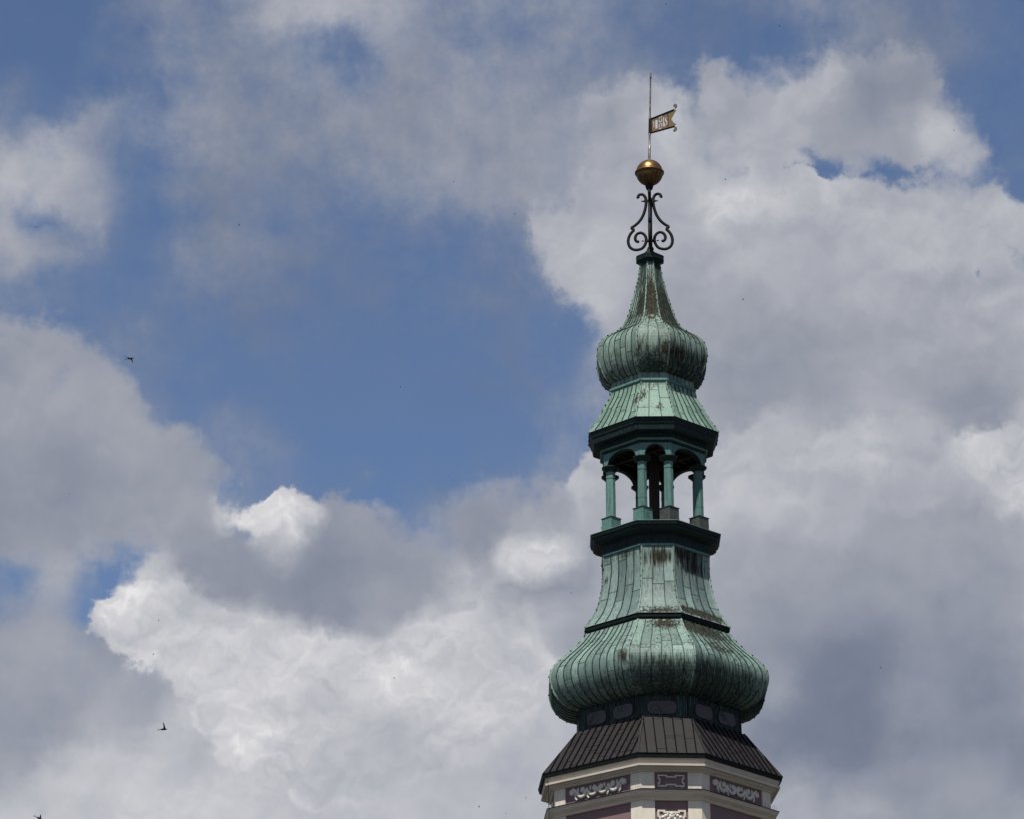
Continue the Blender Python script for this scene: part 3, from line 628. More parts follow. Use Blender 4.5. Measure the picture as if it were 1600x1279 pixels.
# stucco ornament
def spiral(cx, cy, r0, r1, a0, turns, n=22):
    return [(cx+(r0+(r1-r0)*i/n)*math.cos(R(a0)+turns*2*math.pi*i/n), cy+(r0+(r1-r0)*i/n)*math.sin(R(a0)+turns*2*math.pi*i/n)) for i in range(n+1)]
def scroll(j):
    A, B, tv, nv = face_frame(29.43, 3.612, BK, BR, j); L_ = (B-A).length; x0 = .52; W = L_-1.04; mb = MB()
    def P(u, v, d=.0): return A+tv*(x0+u*W)+Vector((0, 0, v*.60))+nv*(d+.012)
    def band(pts, r):
        S_ = spline(pts, .03); mb.tube([P(u, v, .02) for u, v in S_], [r*(.75+.25*math.sin(math.pi*i/(len(S_)-1))) for i in range(len(S_))], 8, flat=(nv, .75))
    def disc(u, v, r, d=.07):
        c0 = P(u, v); L = []
        for (rr, dd) in ((1, -.02), (1, d*.6), (.82, d*.95), (.5, d*1.05), (.2, d)):
            L.append([c0+tv*(rr*r*math.cos(2*math.pi*k/14))+Vector((0, 0, 1))*(rr*r*math.sin(2*math.pi*k/14))+nv*dd for k in range(14)])
        mb.prism(L, smooth=False, cap=(False, True))
    for sgn in (-1, 1):
        U = lambda u: .5+sgn*(u-.5)*-1 if sgn < 0 else u
        F = lambda pts: [((u if sgn > 0 else 1-u), v) for u, v in pts]
        # outer volute, wave, inner volute
        band(F([(.10, .86), (.135, .74), (.165, .60), (.205, .36), (.245, .27), (.285, .36), (.315, .58), (.345, .74)]), .088)
        band(F([(.30, .62), (.345, .52), (.385, .34), (.425, .29), (.463, .38), (.482, .55), (.47, .72)]), .084)
        for (u, v, r) in ((.09, .66, .125), (.262, .70, .118), (.448, .68, .115)):
            (uu, vv), = F([(u, v)]); disc(uu, vv, r)
        for (u, v) in ((.192, .78), (.388, .78)):
            (uu, vv), = F([(u, v)]); mb.tube([P(uu, vv-.2, .03), P(uu, vv-.05, .04), P(uu, vv+.05, .04), P(uu, vv+.12, .03)], [.035, .05, .048, .01], 8, flat=(nv, .7))
        band(F([(.155, .52), (.142, .36), (.150, .22), (.165, .12)]), .050)
        band(F([(.345, .50), (.333, .34), (.340, .20), (.355, .10)]), .046)
        band(F([(.165, .60), (.15, .54), (.12, .50)]), .03)
    band([(.47, .60), (.5, .66), (.53, .60)], .04)
    mb.build('scroll_relief', M_STUC, tower)
def strip(mb, P, pts, w, d):
    for (a, b) in zip(pts, pts[1:]):
        (x1, y1), (x2, y2) = a, b; h = w/2
        lo = (min(x1, x2)-h, min(y1, y2)-h); hi = (max(x1, x2)+h, max(y1, y2)+h)
        c0 = [P(lo[0], lo[1], -.01), P(hi[0], lo[1], -.01), P(hi[0], hi[1], -.01), P(lo[0], hi[1], -.01)]; c1 = [P(lo[0], lo[1], d), P(hi[0], lo[1], d), P(hi[0], hi[1], d), P(lo[0], hi[1], d)]
        mb.prism([c0, c1], cap=(False, True)); d += .0004
def frame_relief(j):
    A, B, tv, nv = face_frame(29.43, 3.612, BK, BR, j); cx = (A+B)/2; mb = MB()
    P = lambda x, y, d=0: cx+tv*x+Vector((0, 0, y))+nv*d
    x, n = .47, .17; yt, yb = .50, .10; 
    strip(mb, P, [(-x, yt), (-n, yt)], .05, .045); strip(mb, P, [(n, yt), (x, yt)], .05, .045); strip(mb, P, [(-n, yt-.055), (n, yt-.055)], .055, .046); 
    strip(mb, P, [(-x, yb), (-n, yb)], .05, .045); strip(mb, P, [(n, yb), (x, yb)], .05, .045); strip(mb, P, [(-n, yb+.055), (n, yb+.055)], .055, .046)
    for s_ in (-1, 1):
        strip(mb, P, [(s_*x, yt-.055), (s_*x, yt-.12)], .05, .0452); strip(mb, P, [(s_*x, yb+.055), (s_*x, yb+.12)], .05, .0452)
        strip(mb, P, [(s_*(x-.05), yt-.125), (s_*(x-.05), yb+.125)], .05, .0456)
    mb.build('frame_relief', M_STUC, tower)
    A, B, tv, nv = face_frame(0, 3.60, BK, BR, j); cx = (A+B)/2; cx = Vector((cx.x, cx.y, H0+28.99)); mb = MB()
    y1, y2 = -.385, -1.45
    strip(mb, P, [(-.49, y1), (-.27, y1)], .07, .045); strip(mb, P, [(.27, y1), (.49, y1)], .07, .045); strip(mb, P, [(-.27, y1-.05), (.27, y1-.05)], .07, .046)
    for s_ in (-1, 1):
        strip(mb, P, [(s_*.49, y1-.07), (s_*.49, y1-.20)], .07, .0452); strip(mb, P, [(s_*.44, y1-.22), (s_*.44, y2+.2)], .07, .0456); strip(mb, P, [(s_*.49, y2+.16), (s_*.49, y2+.03)], .07, .0452)
    strip(mb, P, [(-.49, y2), (.49, y2)], .07, .045)
    fr = mb.build('frame_relief', M_STUC, tower)
    mb = MB()
    def blob(x, y, r, d):
        c0 = P(x, y, 0); L = []
        for q in range(6):
            e = math.pi/2*q/5; L.append([c0+tv*(r*math.cos(e)*math.cos(2*math.pi*k/12))+Vector((0, 0, 1))*(r*math.cos(e)*math.sin(2*math.pi*k/12))+nv*(d*math.sin(e)) for k in range(12)])
        mb.prism(L, smooth=True, cap=(False, True))
    for (x, y, r) in ((0, -.60, .125), (-.21, -.58, .085), (.21, -.58, .085), (-.32, -.64, .085), (.32, -.64, .085), (-.12, -.70, .08), (.12, -.70, .08), (-.24, -.74, .07), (.24, -.74, .07), (0, -.84, .10), (0, -.51, .07), (-.14, -.53, .05), (.14, -.53, .05)): blob(x, y, r, .10+.03*rnd.random())
    mb.build('flower_cluster', M_STUC, fr)
for j in (0, 2, 4, 6): scroll(j)
for j in (1, 3, 5, 7): frame_relief(j)

# brown sheet roof
rf = MB(); clad(rf, linear([(30.655, 4.098), (32.40, 2.868)], .12), BR, .44, 14, 7, seam=.04, sh=.042, parallel=True, hip=.06, bmi=0, clips=False)
roof_brown = rf.build('roof', [M_ROOF, M_RSEAM, M_ROOF], tower)
# drum with the oval grey boards
DR, DK = 4.0, .455
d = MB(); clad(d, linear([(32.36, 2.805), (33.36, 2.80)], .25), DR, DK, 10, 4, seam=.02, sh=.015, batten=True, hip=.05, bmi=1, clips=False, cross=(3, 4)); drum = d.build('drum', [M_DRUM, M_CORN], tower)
def plate(j, u, w_, hgt, z, marks=None):
    A, B, tv, nv = face_frame(z, 2.805, DK, DR, j); c0 = A.lerp(B, u); mb = MB(); r = hgt*.42; P = lambda x, y, d_=0: c0+tv*x+Vector((0, 0, y))+nv*d_
    def outline(g_):
        pts = []
        for (sx, sy, a0) in ((1, 1, 0), (-1, 1, 90), (-1, -1, 180), (1, -1, 270)):
            for q in range(7): th = R(a0+90*q/6); pts.append((sx*(w_/2-r)+(r+g_)*math.cos(th), sy*(hgt/2-r)+(r+g_)*math.sin(th)))
        return pts
    o = outline(0); o2 = outline(.035); mb.prism([[P(x, y, .0) for x, y in o], [P(x, y, .032) for x, y in o]], 0); mb.prism([[P(x, y, .0) for x, y in o2], [P(x, y, .022) for x, y in o2]], 1)
    for line, wd in (marks or []):
        S_ = line
        for (p, q) in zip(S_, S_[1:]):
            dx, dy = q[0]-p[0], q[1]-p[1]; l_ = math.hypot(dx, dy) or 1; nx, ny = -dy/l_*wd/2, dx/l_*wd/2; ex, ey = dx/l_*wd/3, dy/l_*wd/3
            mb.add([P(p[0]+nx-ex, p[1]+ny-ey, .035), P(p[0]-nx-ex, p[1]-ny-ey, .035), P(q[0]-nx+ex, q[1]-ny+ey, .035), P(q[0]+nx+ex, q[1]+ny+ey, .035)], [(0, 1, 2, 3)], 1)
    mb.build('oval_board', [M_PANEL, M_INK], drum)
def arc(cx, cy, r, a0, a1, n=14): return [(cx+r*math.cos(R(a0+(a1-a0)*i/n)), cy+r*math.sin(R(a0+(a1-a0)*i/n))) for i in range(n+1)]
def letters(txt, cx, cy, hgt, ang, wd=.022):
    GL = {'R': [[(0, 0), (0, 1), (.5, 1), (.6, .78), (.5, .55), (0, .5)], [(.25, .5), (.6, 0)]], 'O': [[(.1, 0), (0, .25), (0, .75), (.1, 1), (.5, 1), (.6, .75), (.6, .25), (.5, 0), (.1, 0)]],
          'U': [[(0, 1), (0, .2), (.15, 0), (.45, 0), (.6, .2), (.6, 1)]], 'P': [[(0, 0), (0, 1), (.5, 1), (.6, .75), (.5, .5), (0, .5)]], 'E': [[(.6, 0), (0, 0), (0, 1), (.6, 1)], [(0, .5), (.5, .5)]], 'V': [[(0, 1), (.3, 0), (.6, 1)]], 'L': [[(0, 1), (0, 0), (.6, 0)]]}
    out = []; c_, s_ = math.cos(R(ang)), math.sin(R(ang)); x0 = -len(txt)*.8/2
    for i, ch in enumerate(txt):
        for st in GL[ch]: out.append(([(cx+((x0+i*.8+x)*c_-(y-.5)*s_)*hgt, cy+((x0+i*.8+x)*s_+(y-.5)*c_)*hgt) for x, y in st], wd))
    return out
H1 = .50; ZB = 32.80
for j in (0, 2, 4, 6):
    m1 = letters('ROU', -.22, .0, .16, 62) + [(arc(-.15, .0, .235, -80, 75), .018), ([(-.60, .10), (-.22, -.235)], .018), ([(-.22, -.235), (-.05, -.22)], .018)] if j == 6 else None
    m2 = letters('V', -.05, .17, .13, 0)+[(arc(-.05, .20, .20, 190, 350), .018), ([(-.30, .24), (-.16, .05)], .018)] if j == 6 else None
    m3 = letters('UPPE', -.26, .0, .13, -48)+[([(-.34, .24), (.10, -.24)], .018), ([(-.27, .25), (.17, -.23)], .018)] if j == 0 else None
    plate(j, .29, .98, H1, ZB, m1 or None); plate(j, .73, .98, H1, ZB, m2 or m3)
for j in (1, 3, 5, 7):
    mk = [(arc(-.25, -.10, .18, 180, 50), .018), ([(-.14, .04), (.05, -.20), (.12, -.24)], .018), ([(-.18, .01), (.0, -.20)], .018), (arc(-.22, -.2, .09, 180, 30), .018)] if j == 7 else None
    plate(j, .46, 1.10, H1, ZB, mk)

# lower onion
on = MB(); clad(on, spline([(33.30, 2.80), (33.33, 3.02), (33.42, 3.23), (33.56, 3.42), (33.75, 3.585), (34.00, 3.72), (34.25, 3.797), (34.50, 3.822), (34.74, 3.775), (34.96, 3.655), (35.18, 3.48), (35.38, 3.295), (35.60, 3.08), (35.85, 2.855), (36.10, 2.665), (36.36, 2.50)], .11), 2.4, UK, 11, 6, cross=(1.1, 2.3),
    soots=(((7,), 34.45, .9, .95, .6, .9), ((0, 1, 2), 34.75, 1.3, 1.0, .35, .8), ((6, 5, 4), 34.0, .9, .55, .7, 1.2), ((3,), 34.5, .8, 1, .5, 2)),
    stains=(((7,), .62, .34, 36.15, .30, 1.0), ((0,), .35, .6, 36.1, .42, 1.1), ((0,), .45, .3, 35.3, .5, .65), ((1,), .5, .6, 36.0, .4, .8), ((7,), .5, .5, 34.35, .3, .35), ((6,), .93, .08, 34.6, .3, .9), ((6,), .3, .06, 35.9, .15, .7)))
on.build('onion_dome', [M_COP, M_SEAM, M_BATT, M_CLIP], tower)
# skirt band and bell shaped neck
b = MB(); ringprof(b, [(36.32, 2.46), (36.40, 2.50), (36.45, 2.535), (36.60, 2.545), (36.62, 2.30)], 2.6, UK); b.build('skirt_band', M_BLACK, tower)
nk = MB(); clad(nk, spline([(36.60, 2.575), (36.70, 2.50), (36.88, 2.375), (37.08, 2.262), (37.35, 2.14), (37.62, 2.054), (37.95, 1.978), (38.31, 1.925), (38.65, 1.885), (38.93, 1.868), (39.30, 1.872), (39.60, 1.885)], .11), 2.5, UK, 5, 3, cross=(1.2, 2.4),
    stains=(((7,), .6, .5, 39.1, .38, 1.0), ((0,), .35, .5, 39.3, .45, .9), ((0,), .55, .5, 38.9, .4, .8), ((7,), .55, .6, 36.75, .16, 1.0), ((0,), .4, .8, 36.85, .22, 1.2), ((6,), .5, .8, 39.35, .15, .5), ((6,), .05, .07, 38.5, .15, .8)))
nk.build('bell_neck', [M_COPN, M_SEAM, M_BATT, M_CLIP], tower)
b = MB(); ringprof(b, [(39.60, 1.86), (39.61, 1.915), (39.97, 1.918), (39.985, 1.96), (40.03, 2.09), (40.06, 2.165), (40.10, 2.175), (40.13, 2.235), (40.22, 2.25), (40.25, 2.262), (40.27, 2.305), (40.33, 2.322), (40.385, 2.33), (40.40, 2.34)], 2.0, .47); fc = b.build('gallery_cornice', M_CORN, tower)
b = MB(); ringprof(b, [(39.50, 1.85), (39.51, 1.918), (39.55, 1.945), (39.60, 1.945), (39.625, 1.92), (39.63, 1.86)], 2.0, .47); b.build('bead', M_COL, fc)
b = MB(); ringprof(b, [(40.395, 2.352), (40.412, 2.352), (40.50, 2.02), (40.56, 1.2), (40.58, .1)], 2.0, .47); b.build('gallery_floor', M_COPL, tower)

# open lantern: post, columns, arches
b = MB(); b.prism([[Vector((.225*math.cos(R(22.5+45*k)), .225*math.sin(R(22.5+45*k)), z+H0)) for k in range(8)] for z in (40.5, 44.3)]); b.build('centre_post', M_TIMB, tower)
CR = oct_ring(0, 1.575, .46, 1.9)
for j in range(8):
    p = CR[j]; f = Vector((p.x, p.y, 0)).normalized(); ang = math.atan2(f.y, f.x); s = 1 if j % 2 else -1
    # plinths are square to the nearest long side
    fa = R(1.9-45+90*((j+1)//2 % 4)); ax = Vector((math.cos(fa), math.sin(fa), 0))
    def poly(r, z, n=8, off=22.5): return [Vector((p.x+r*math.cos(fa+R(off+360/n*k)), p.y+r*math.sin(fa+R(off+360/n*k)), z+H0)) for k in range(n)]
    m = MB(); m.prism([poly(.200, 41.15), poly(.188, 43.10)], tone=rnd.random())
    for zz in (41.55, 42.72) if j % 2 else (42.78,): m.prism([poly(.202, zz), poly(.202, zz+.014)], 1)
    col_o = m.build('column', [M_COL, M_SEAM], tower)
    m = MB(); q = .272*1.414; m.prism([poly(q*1.0, 40.44, 4, 45), poly(q*.965, 41.12, 4, 45)], 0); m.prism([poly(q*1.06, 41.125, 4, 45), poly(q*1.06, 41.15, 4, 45), poly(.2, 41.20, 4, 45)], 1)
    m.build('plinth', [M_PLB if j in (0, 1) else M_COL, M_SEAM], col_o)
    m = MB(); m.prism([poly(.20, 43.06), poly(.225, 43.10), poly(.31, 43.17), poly(.375, 43.225), poly(.375, 43.245), poly(.27, 43.30)]); m.build('capital', M_CORN, col_o)
ar = MB(); ZS, ZT = 43.28, 43.80
for j in range(8):
    A, B, tv, nv = face_frame(0, 1.824, .46, 1.9, j); W = (B-A).length; pier = .235 if j % 2 == 0 else .19; hw = W/2-pier; rise = .43 if j % 2 == 0 else .42; cx = (A+B)/2
    def P(x, z, d): v = cx+tv*x+nv*d; return Vector((v.x, v.y, z+H0))
    n = 16; xs = [-hw*math.cos(math.pi*i/n) for i in range(n+1)]; zs = [ZS+rise*math.sqrt(max(0, 1-(x/hw)**2)) for x in xs]
    for d in (0, -.20):
        for i in range(n):
            ar.add([P(xs[i], zs[i], d), P(xs[i+1], zs[i+1], d), P(xs[i+1], ZT, d), P(xs[i], ZT, d)], [(0, 1, 2, 3)] if d == 0 else [(3, 2, 1, 0)], 0 if d == 0 else 2)
        for s in (-1, 1):
            e = W/2-(0 if d == 0 else .08); q = [P(s*hw, ZS, d), P(s*e, ZS, d), P(s*e, ZT, d), P(s*hw, ZT, d)]; ar.add(q, [(0, 1, 2, 3)], 0 if d == 0 else 2)
    for i in range(n): ar.add([P(xs[i], zs[i], 0), P(xs[i+1], zs[i+1], 0), P(xs[i+1], zs[i+1], -.2), P(xs[i], zs[i], -.2)], [(3, 2, 1, 0)], 1)
    for s in (-1, 1): ar.add([P(s*hw, ZS, 0), P(s*W/2, ZS, 0), P(s*W/2, ZS, -.2), P(s*hw, ZS, -.2)], [(0, 1, 2, 3)])
    # raised rim round each arch
    ar.tube([P(x, z+.012, .004) for x, z in zip(xs, zs)], .014, 6, mi=1)
ar.build('arcade', [M_COL, M_CORN, M_TIMB], tower)
b = MB(); ringprof(b, [(43.78, 1.80), (43.78, 1.845), (43.86, 1.875), (43.885, 1.905), (43.905, 1.93), (43.93, 1.93), (43.95, 1.905), (44.13, 1.92), (44.15, 1.97), (44.16, 2.18), (44.20, 2.205), (44.40, 2.235), (44.44, 2.27), (44.50, 2.28), (44.54, 2.30), (44.62, 2.325), (44.655, 2.335)], 1.9, .47, cap=(False, False)); b.build('lantern_cornice', M_CORN, tower)
b = MB(); ringprof(b, [(43.868, 1.86), (43.872, 1.925), (43.90, 1.952), (43.935, 1.952), (43.955, 1.92), (43.957, 1.86)], 1.9, .47, cap=(False, False)); b.build('architrave_bead', M_COL, tower)
b = MB(); b.prism([oct_ring(44.02, 1.84, .46, 1.9), oct_ring(44.06, 1.84, .46, 1.9)])
bx_ = Vector((math.cos(R(1.9-45)), math.sin(R(1.9-45)), 0)); by_ = Vector((-bx_.y, bx_.x, 0))
for k in range(-3, 4): b.box(bx_*(k*.42)+Vector((0, 0, H0+43.93)), .06, 1.55-abs(k)*.13, .08, ax=bx_)
for k in (-1, 1): b.box(by_*(k*.75)+Vector((0, 0, H0+43.80)), 1.4, .07, .07, ax=bx_)
b.build('ceiling', M_TIMB, tower)

# roof above the lantern
rr = MB(); clad(rr, spline([(44.655, 2.355), (44.80, 2.262), (45.10, 2.085), (45.478, 1.90), (45.80, 1.735), (46.117, 1.58), (46.28, 1.535), (46.42, 1.522)], .11), 2.0, UK, 7, 3, cross=(3, 5), hip=.05,
    stains=(((7,), .1, .12, 45.8, .5, .8), ((7,), .5, .5, 46.3, .2, .55), ((7,), .62, .1, 45.15, .25, .8), ((6,), .95, .07, 45.6, .5, .9), ((0,), .2, .3, 46.2, .2, .5)))
rr.build('lantern_roof', [M_COPL, M_SEAM, M_BATT, M_CLIP], tower)
b = MB(); clad(b, linear([(46.42, 1.47), (46.88, 1.455)], .2), 1.9, UK, 7, 4, seam=.018, sh=.012, hip=.04, clips=False, cross=(3, 4)); b.build('upper_drum', [M_COP, M_SEAM, M_BATT], tower)
b = MB(); ringprof(b, [(46.40, 1.50), (46.42, 1.545), (46.46, 1.575), (46.52, 1.575), (46.56, 1.545), (46.58, 1.50)], 1.9, UK); b.build('upper_band', M_COL, tower)
# upper onion and spire
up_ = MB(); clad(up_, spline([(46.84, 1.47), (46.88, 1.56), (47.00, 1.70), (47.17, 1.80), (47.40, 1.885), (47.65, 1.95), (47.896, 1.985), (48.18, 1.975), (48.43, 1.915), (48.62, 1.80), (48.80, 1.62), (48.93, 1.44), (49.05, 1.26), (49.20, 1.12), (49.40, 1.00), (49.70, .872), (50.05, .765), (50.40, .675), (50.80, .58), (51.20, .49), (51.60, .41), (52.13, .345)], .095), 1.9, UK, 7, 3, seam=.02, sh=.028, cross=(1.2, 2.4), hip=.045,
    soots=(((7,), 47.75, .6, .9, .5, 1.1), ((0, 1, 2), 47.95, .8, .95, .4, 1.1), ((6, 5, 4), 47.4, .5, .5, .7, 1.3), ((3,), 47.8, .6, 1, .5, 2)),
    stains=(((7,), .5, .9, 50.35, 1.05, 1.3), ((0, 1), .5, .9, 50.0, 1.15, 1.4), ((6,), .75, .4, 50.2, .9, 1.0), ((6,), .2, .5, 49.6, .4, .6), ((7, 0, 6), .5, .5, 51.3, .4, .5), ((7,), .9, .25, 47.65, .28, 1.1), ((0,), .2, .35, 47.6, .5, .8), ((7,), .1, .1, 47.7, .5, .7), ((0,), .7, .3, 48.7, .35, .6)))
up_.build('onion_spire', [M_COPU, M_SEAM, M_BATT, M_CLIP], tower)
b = MB(); ringprof(b, [(52.10, .33), (52.13, .36), (52.22, .44), (52.25, .505), (52.29, .515), (52.30, .49), (52.42, .50), (52.44, .515), (52.47, .50), (52.55, .36), (52.66, .19), (52.82, .085)], 1.9, UK); cap_o = b.build('spire_cap', M_CORN, tower)

# wrought iron finial
def V(x, z, ang=0.0, c=(0.0,)): return Vector((x*math.cos(ang), x*math.sin(ang), z+H0))
fin = MB(); fin.lathe([(52.6, .085), (53.3, .078), (54.6, .07), (55.30, .065), (55.48, .065), (55.49, .125), (55.58, .155), (55.62, .165), (55.72, .165), (55.74, .12)], 14, (.03, 0, H0))
fin.lathe([(52.78, .13), (52.84, .14), (52.90, .12)], 12, (.03, 0, H0)); fin_o = fin.build('finial_pole', M_IRON, tower)
ARM = [(.48, 55.14), (.50, 55.20), (.46, 55.26), (.38, 55.28), (.28, 55.26), (.20, 55.17), (.155, 55.02), (.16, 54.85), (.20, 54.62), (.30, 54.33), (.46, 54.08), (.66, 53.90), (.83, 53.80)]
ARM2 = [(.83, 53.80), (.70, 53.70)]
ARM3 = [(.70, 53.70), (.86, 53.53), (.95, 53.32), (.96, 53.12), (.88, 52.93), (.72, 52.83), (.54, 52.82), (.36, 52.88), (.24, 53.02), (.18, 53.20), (.20, 53.38), (.30, 53.52), (.44, 53.57), (.57, 53.52), (.65, 53.40), (.65, 53.26), (.57, 53.17), (.50, 53.18)]
for q in range(4):
    an = R(-1.5+90*q); m = MB(); nn = (-math.sin(an), math.cos(an), 0)
    for pts in (ARM, ARM2, ARM3):
        S_ = [(p[1], p[0]) for p in spline([(z, x) for x, z in pts], .05)]
        S_ = [(b_, a_) for a_, b_ in [(z_, x_) for x_, z_ in [(s_[0], s_[1]) for s_ in [(p[0], p[1]) for p in S_]]]]
        m.tube([V(x*.93, z, an)+Vector((.03, 0, 0)) for x, z in S_], .062, 8, flat=(nn, 1.0))
    for (x, z) in ((.5, 53.18), (.48, 55.14)): m.lathe([(-.055, .01), (-.03, .05), (0, .062), (.03, .05), (.055, .01)], 10, tuple(V(x, z, an)+Vector((.03, 0, 0))))
    m.box(V(.13, 54.97, an)+Vector((.03, 0, 0)), .12, .05, .03, ax=(math.cos(an), math.sin(an), 0)); m.box(V(.25, 54.97, an)+Vector((.03, 0, 0)), .09, .035, .012, ax=(math.cos(an), math.sin(an), 0)); m.box(V(.12, 53.20, an)+Vector((.03, 0, 0)), .11, .06, .04, ax=(math.cos(an), math.sin(an), 0)); m.box(V(.30, 53.20, an)+Vector((.03, 0, 0)), .05, .03, .012, ax=(math.cos(an), math.sin(an), 0))
    m.build('iron_scroll', M_IRON, fin_o)
m = MB(); m.tube([Vector((.10, -.03, H0+z)) for z in (52.85, 53.6, 54.2, 54.9, 55.1)], [.015, .018, .02, .035, .02], 6); m.build('cable', M_IRON, fin_o)
bc = (.045, 0, H0+56.235); m = MB(); m.lathe([(-.55*math.cos(math.pi*i/24), .55*math.sin(math.pi*i/24)+.002) for i in range(25)], 48, bc); ball = m.build('golden_ball', M_GOLD, tower)
m = MB(); m.lathe([(-.045, .54), (-.04, .592), (-.01, .602), (.02, .602), (.035, .585), (.04, .54)], 48, bc); m.build('rim', plain('tarnished_gilt', (.22, .12, .045), .45, .3, 6, metal=.8, c2=(.07, .045, .02)), ball)
m = MB(); m.lathe([(.53, .12), (.57, .10), (.60, .06), (.64, .05)], 14, bc); m.build('socket', M_STEEL, ball)
# rod and flag
r0 = Vector((.045, 0, H0+56.78)); r1 = Vector((.172, 0, H0+60.805)); rd = (r1-r0).normalized(); m = MB()
def on_rod(z): return r0.lerp(r1, (z-56.78)/(60.805-56.78))
zz = [56.78, 57.40, 57.42, 57.9, 58.0, 58.03, 58.60, 58.66, 58.74, 59.0, 59.6, 60.2, 60.5, 60.52, 60.7, 60.805]; ra = [.058, .055, .042, .040, .055, .040, .040, .060, .048, .040, .036, .033, .030, .042, .042, .03]
m.tube([on_rod(z) for z in zz], ra, 10); rod = m.build('vane_rod', M_STEEL, tower)
m = MB(); m.tube([on_rod(z) for z in (58.02, 58.66)], .056, 10)
fd = Vector((math.cos(R(38)), -math.sin(R(38)), .0)); fn = fd.cross(Vector((0, 0, 1)))
def FP(u, v, d=0): return on_rod(58.03)+fd*(.05+u)+Vector((0, 0, v))+rd*0+fn*d        # u along the flag, v up, in metres
m.tube([FP(0, .62), FP(1.24, .655)], .040, 8); m.tube([FP(0, 0), FP(1.24, -.10)], .040, 8); m.tube([FP(.92, .02-.08), FP(.92, .62)], .02, 6); m.tube([FP(.03, 0), FP(.03, .62)], .05, 6)
m.build('flag_frame', M_IRON, rod)
# sheet with the letters cut out
cu = bpy.data.curves.new('flag_sheet', 'CURVE'); cu.dimensions = '2D'; cu.fill_mode = 'BOTH'; cu.extrude = .006
def polyc(pts):
    s = cu.splines.new('POLY'); s.points.add(len(pts)-1); s.use_cyclic_u = True
    for q, (x, y) in enumerate(pts): s.points[q].co = (x, y, 0, 1)
polyc([(0, .01), (1.20, -.09), (1.34, -.02), (1.22, .06), (1.08, .28), (1.30, .55), (1.38, .60), (1.20, .645), (0, .61)])
polyc([(.11, .20), (.16, .22), (.19, .17), (.20, .46), (.13, .46), (.13, .42), (.155, .40), (.155, .25)])          # J
polyc([(.25, .11), (.37, .10), (.37, .50), (.25, .49)])
polyc([(.43, .10), (.48, .10), (.48, .24), (.56, .24), (.56, .10), (.61, .10), (.61, .27), (.43, .27)]); polyc([(.43, .33), (.61, .33), (.61, .46), (.56, .46), (.56, .37), (.48, .37), (.48, .46), (.43, .46)])   # H
polyc([(.42, .53), (.49, .51), (.50, .57), (.44, .58)]); polyc([(.54, .51), (.61, .53), (.60, .59), (.53, .58)]); polyc([(.42, .05), (.50, .01), (.60, .05), (.58, .07), (.50, .06), (.44, .075)])
polyc([(.655, .08), (.775, .07), (.75, .18), (.71, .28), (.72, .50), (.655, .49)])                                    # S
polyc([(.77, .44), (.75, .34), (.80, .26), (.84, .20), (.80, .12), (.86, .10), (.89, .16), (.88, .26), (.82, .34), (.81, .40), (.84, .46)]); polyc([(.86, .36), (.89, .38), (.89, .45), (.86, .43)])
tmp = bpy.data.objects.new('flag_sheet_tmp', cu); me = bpy.data.meshes.new_from_object(tmp); bpy.data.objects.remove(tmp)
fs = bpy.data.objects.new('flag_sheet', me); COL.objects.link(fs); me.materials.clear(); me.materials.append(M_VANE); fs.parent = rod
o_ = on_rod(58.03)+fd*.05; fs.matrix_world = Matrix(((fd.x, 0, fn.x, o_.x), (fd.y, 0, fn.y, o_.y), (0, 1, fn.z, o_.z), (0, 0, 0, 1)))
for (u, v, s) in ((1.29, .66, 1), (1.26, -.10, -1)):
    m = MB(); c0 = [(0, 0), (.09, .06), (.11, .15), (.06, .23), (-.04, .25), (-.09, .20), (-.08, .13), (-.03, .12), (-.01, .05)]
    L = [[FP(u+x, v+s*y, dd) for x, y in c0] for dd in (-.012, .012)]; m.prism(L); m.build('flag_curl', M_VGREY, rod)

# cable down the left of the tower
m = MB(); e = oct_ring(30.52, 3.99, BK, BR)[6].lerp(oct_ring(30.52, 3.99, BK, BR)[6], 0); A8 = oct_ring(0, 4.03, BK, BR); 
def alongL(a, t, z): q = oct_ring(z, a, BK, BR); return q[6].lerp(q[7], t)
m.tube([alongL(4.09, .035, 30.62), alongL(4.06, .035, 30.45), alongL(3.99, .03, 30.22), alongL(3.99, .03, 29.4), alongL(3.98, .03, 29.28), alongL(3.98, .03, 20), alongL(3.9, .03, -1)], .012, 5); m.build('conductor_cable', M_IRON, tower)

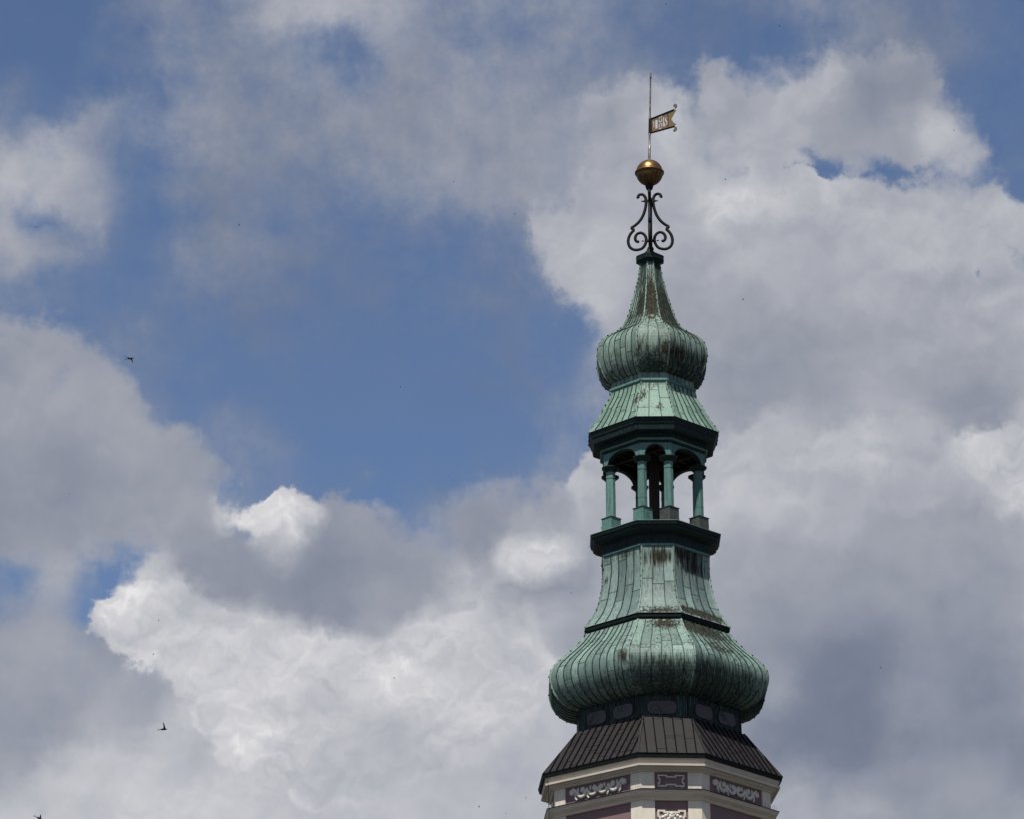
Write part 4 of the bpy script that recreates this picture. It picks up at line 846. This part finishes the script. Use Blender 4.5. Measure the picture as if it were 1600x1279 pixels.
# ------------------------------------------------------------------ birds in the air
CP = Vector((0, -120, H0))
def swift(px, py, dist, body, wings, name_lab, s=1.0, grp=None):
    """a swift on the wing; body = heading angle in the plane facing the viewer, wings = list of (angle, length, sweep)"""
    x, y = px-800, -(py-639.5); dr = (fwd*FPX+right*x+up*y).normalized(); O = CP+dr*dist
    X, Y = right.copy(), up.copy(); Z = -fwd
    def W(x_, y_, z_=0): return X*x_+Y*y_+Z*z_
    m = MB(); c, s_ = math.cos(R(body)), math.sin(R(body)); hd = (c, s_)
    n = 9; L = []
    for i in range(n):
        t = i/(n-1); r = .026*s*math.sin(math.pi*min(1, .08+t*.92))**.8*(1 if t < .75 else 1.15-t*.6)+.002; q = (.10-.22*t)*s
        L.append([W(q*c-s_*r*math.cos(a), q*s_+c*r*math.cos(a), r*math.sin(a)) for a in [2*math.pi*k/8 for k in range(8)]])
    m.prism(L, smooth=True)
    for sg in (-1, 1):      # forked tail
        p = [W(-.10*c*s, -.10*s_*s, .0), W((-.19*c-sg*.035*s_)*s, (-.19*s_+sg*.035*c)*s), W((-.13*c)*s, (-.13*s_)*s)]
        m.prism([[v+W(0, 0, -.003) for v in p], [v+W(0, 0, .003) for v in p]])
    for (ang, ln, sweep, dz) in wings:
        A = R(ang); d = (math.cos(A), math.sin(A)); F = []; Bk = []
        for i in range(9):
            t = i/8; bend = sweep*(t**1.8)*ln; ch = .055*s*(1-t)**.7+.004
            px_ = d[0]*ln*t - c*bend; py_ = d[1]*ln*t - s_*bend; pz = dz*ln*t
            F.append(W(px_+c*(ch*.5)+c*.02*s, py_+s_*(ch*.5)+s_*.02*s, pz)); Bk.append(W(px_-c*(ch*.5)+c*.02*s, py_-s_*(ch*.5)+s_*.02*s, pz))
        T = W(0, 0, .005*s); out = F+Bk[::-1]; k = len(F)
        m.v_ = None
        top = [v+T for v in out]; bot = [v-T for v in out]; nn_ = len(out); base = len(m.v)
        m.add(top+bot, [(i, i+1, nn_-2-i, nn_-1-i) for i in range(k-1)]+[(nn_+i+1, nn_+i, nn_+nn_-1-i, nn_+nn_-2-i) for i in range(k-1)]+[(i, (i+1) % nn_, nn_+(i+1) % nn_, nn_+i) for i in range(nn_)])
    o = m.build('bird', M_BIRD); o.location = O
    tagit(o, name_lab, 'bird', grp or 'birds flying in front of the clouds'); return o
swift(203.5, 559.5, 95, 8, [(158, .19, .15, .2), (-52, .16, .25, .3)], 'dark swift gliding with drooped wings beside the wispy cloud at upper left of the frame', 1.0)
swift(254.5, 1137.5, 90, 4, [(76, .215, .42, .1), (60, .10, .2, .9)], 'dark swift flying right with one curved wing raised, above the bottom left cloud')
swift(60.5, 1276.5, 85, -28, [(152, .22, .05, .2), (78, .13, .0, .4)], 'dark swift with both wings lifted, cut off by the bottom edge at far left')
TINY = [(374, 351, 330, -38, 'tiny slanting bird speck under the grey veil left of centre'), (1042, 7, 430, 20, 'tiny bird speck at the very top edge above the vane rod'), (710, 283.5, 470, 80, 'tiny bird speck on the grey veil between the left clouds and the golden ball'),
 (1375.5, 1043, 430, 60, 'tiny bird speck on the grey cloud right of the lower onion dome'), (626, 604.5, 450, 170, 'faint tiny bird speck on the open blue sky left of the upper onion'), (805, 335, 480, 10, 'faint tiny bird speck just left of the crisp edge of the big right hand cloud'),
 (1161.5, 468.5, 350, 20, 'small pale bird speck on the bright cloud right of the spire'), (1134, 281.5, 400, -20, 'small bird speck beside the little blue gap right of the golden ball'), (57, 353.5, 450, 0, 'faint tiny bird speck in the blue hole of the upper left cloud'),
 (1219, 41.5, 430, 40, 'faint tiny bird speck on the blue near the top right of the vane'), (1491.5, 205, 450, 15, 'faint tiny bird speck on the far right white cloud edge'), (108, 769, 520, 10, 'barely visible bird speck on the big grey cloud at the left edge'),
 (247.5, 967, 430, 5, 'tiny bird speck on the bright cloud top at lower left, upper of two'), (239, 1020, 430, 5, 'tiny bird speck on the bright cloud at lower left, lower of two'), (615.5, 1058, 430, 30, 'tiny bird speck on the pale cloud in the lower middle'),
 (747.5, 1259, 330, -38, 'small slanting bird speck near the bottom edge left of the masonry'), (820.5, 1245.5, 450, 0, 'tiny bird speck near the bottom edge closest to the masonry'), (789.5, 1269.5, 470, 60, 'tiny bird speck lowest of three near the bottom edge'), (891.5, 925.5, 480, 40, 'faint bird speck on the cloud just left of the bell shaped neck'), (708, 750, 520, 0, 'barely visible bird speck low on the blue left of the lantern')]
for (x, y, dd, an, lab) in TINY: swift(x, y, dd, an, [(an+100, .17, .3, .2), (an-95, .15, .3, .2)], lab, 1.0, 'distant birds reduced to specks')
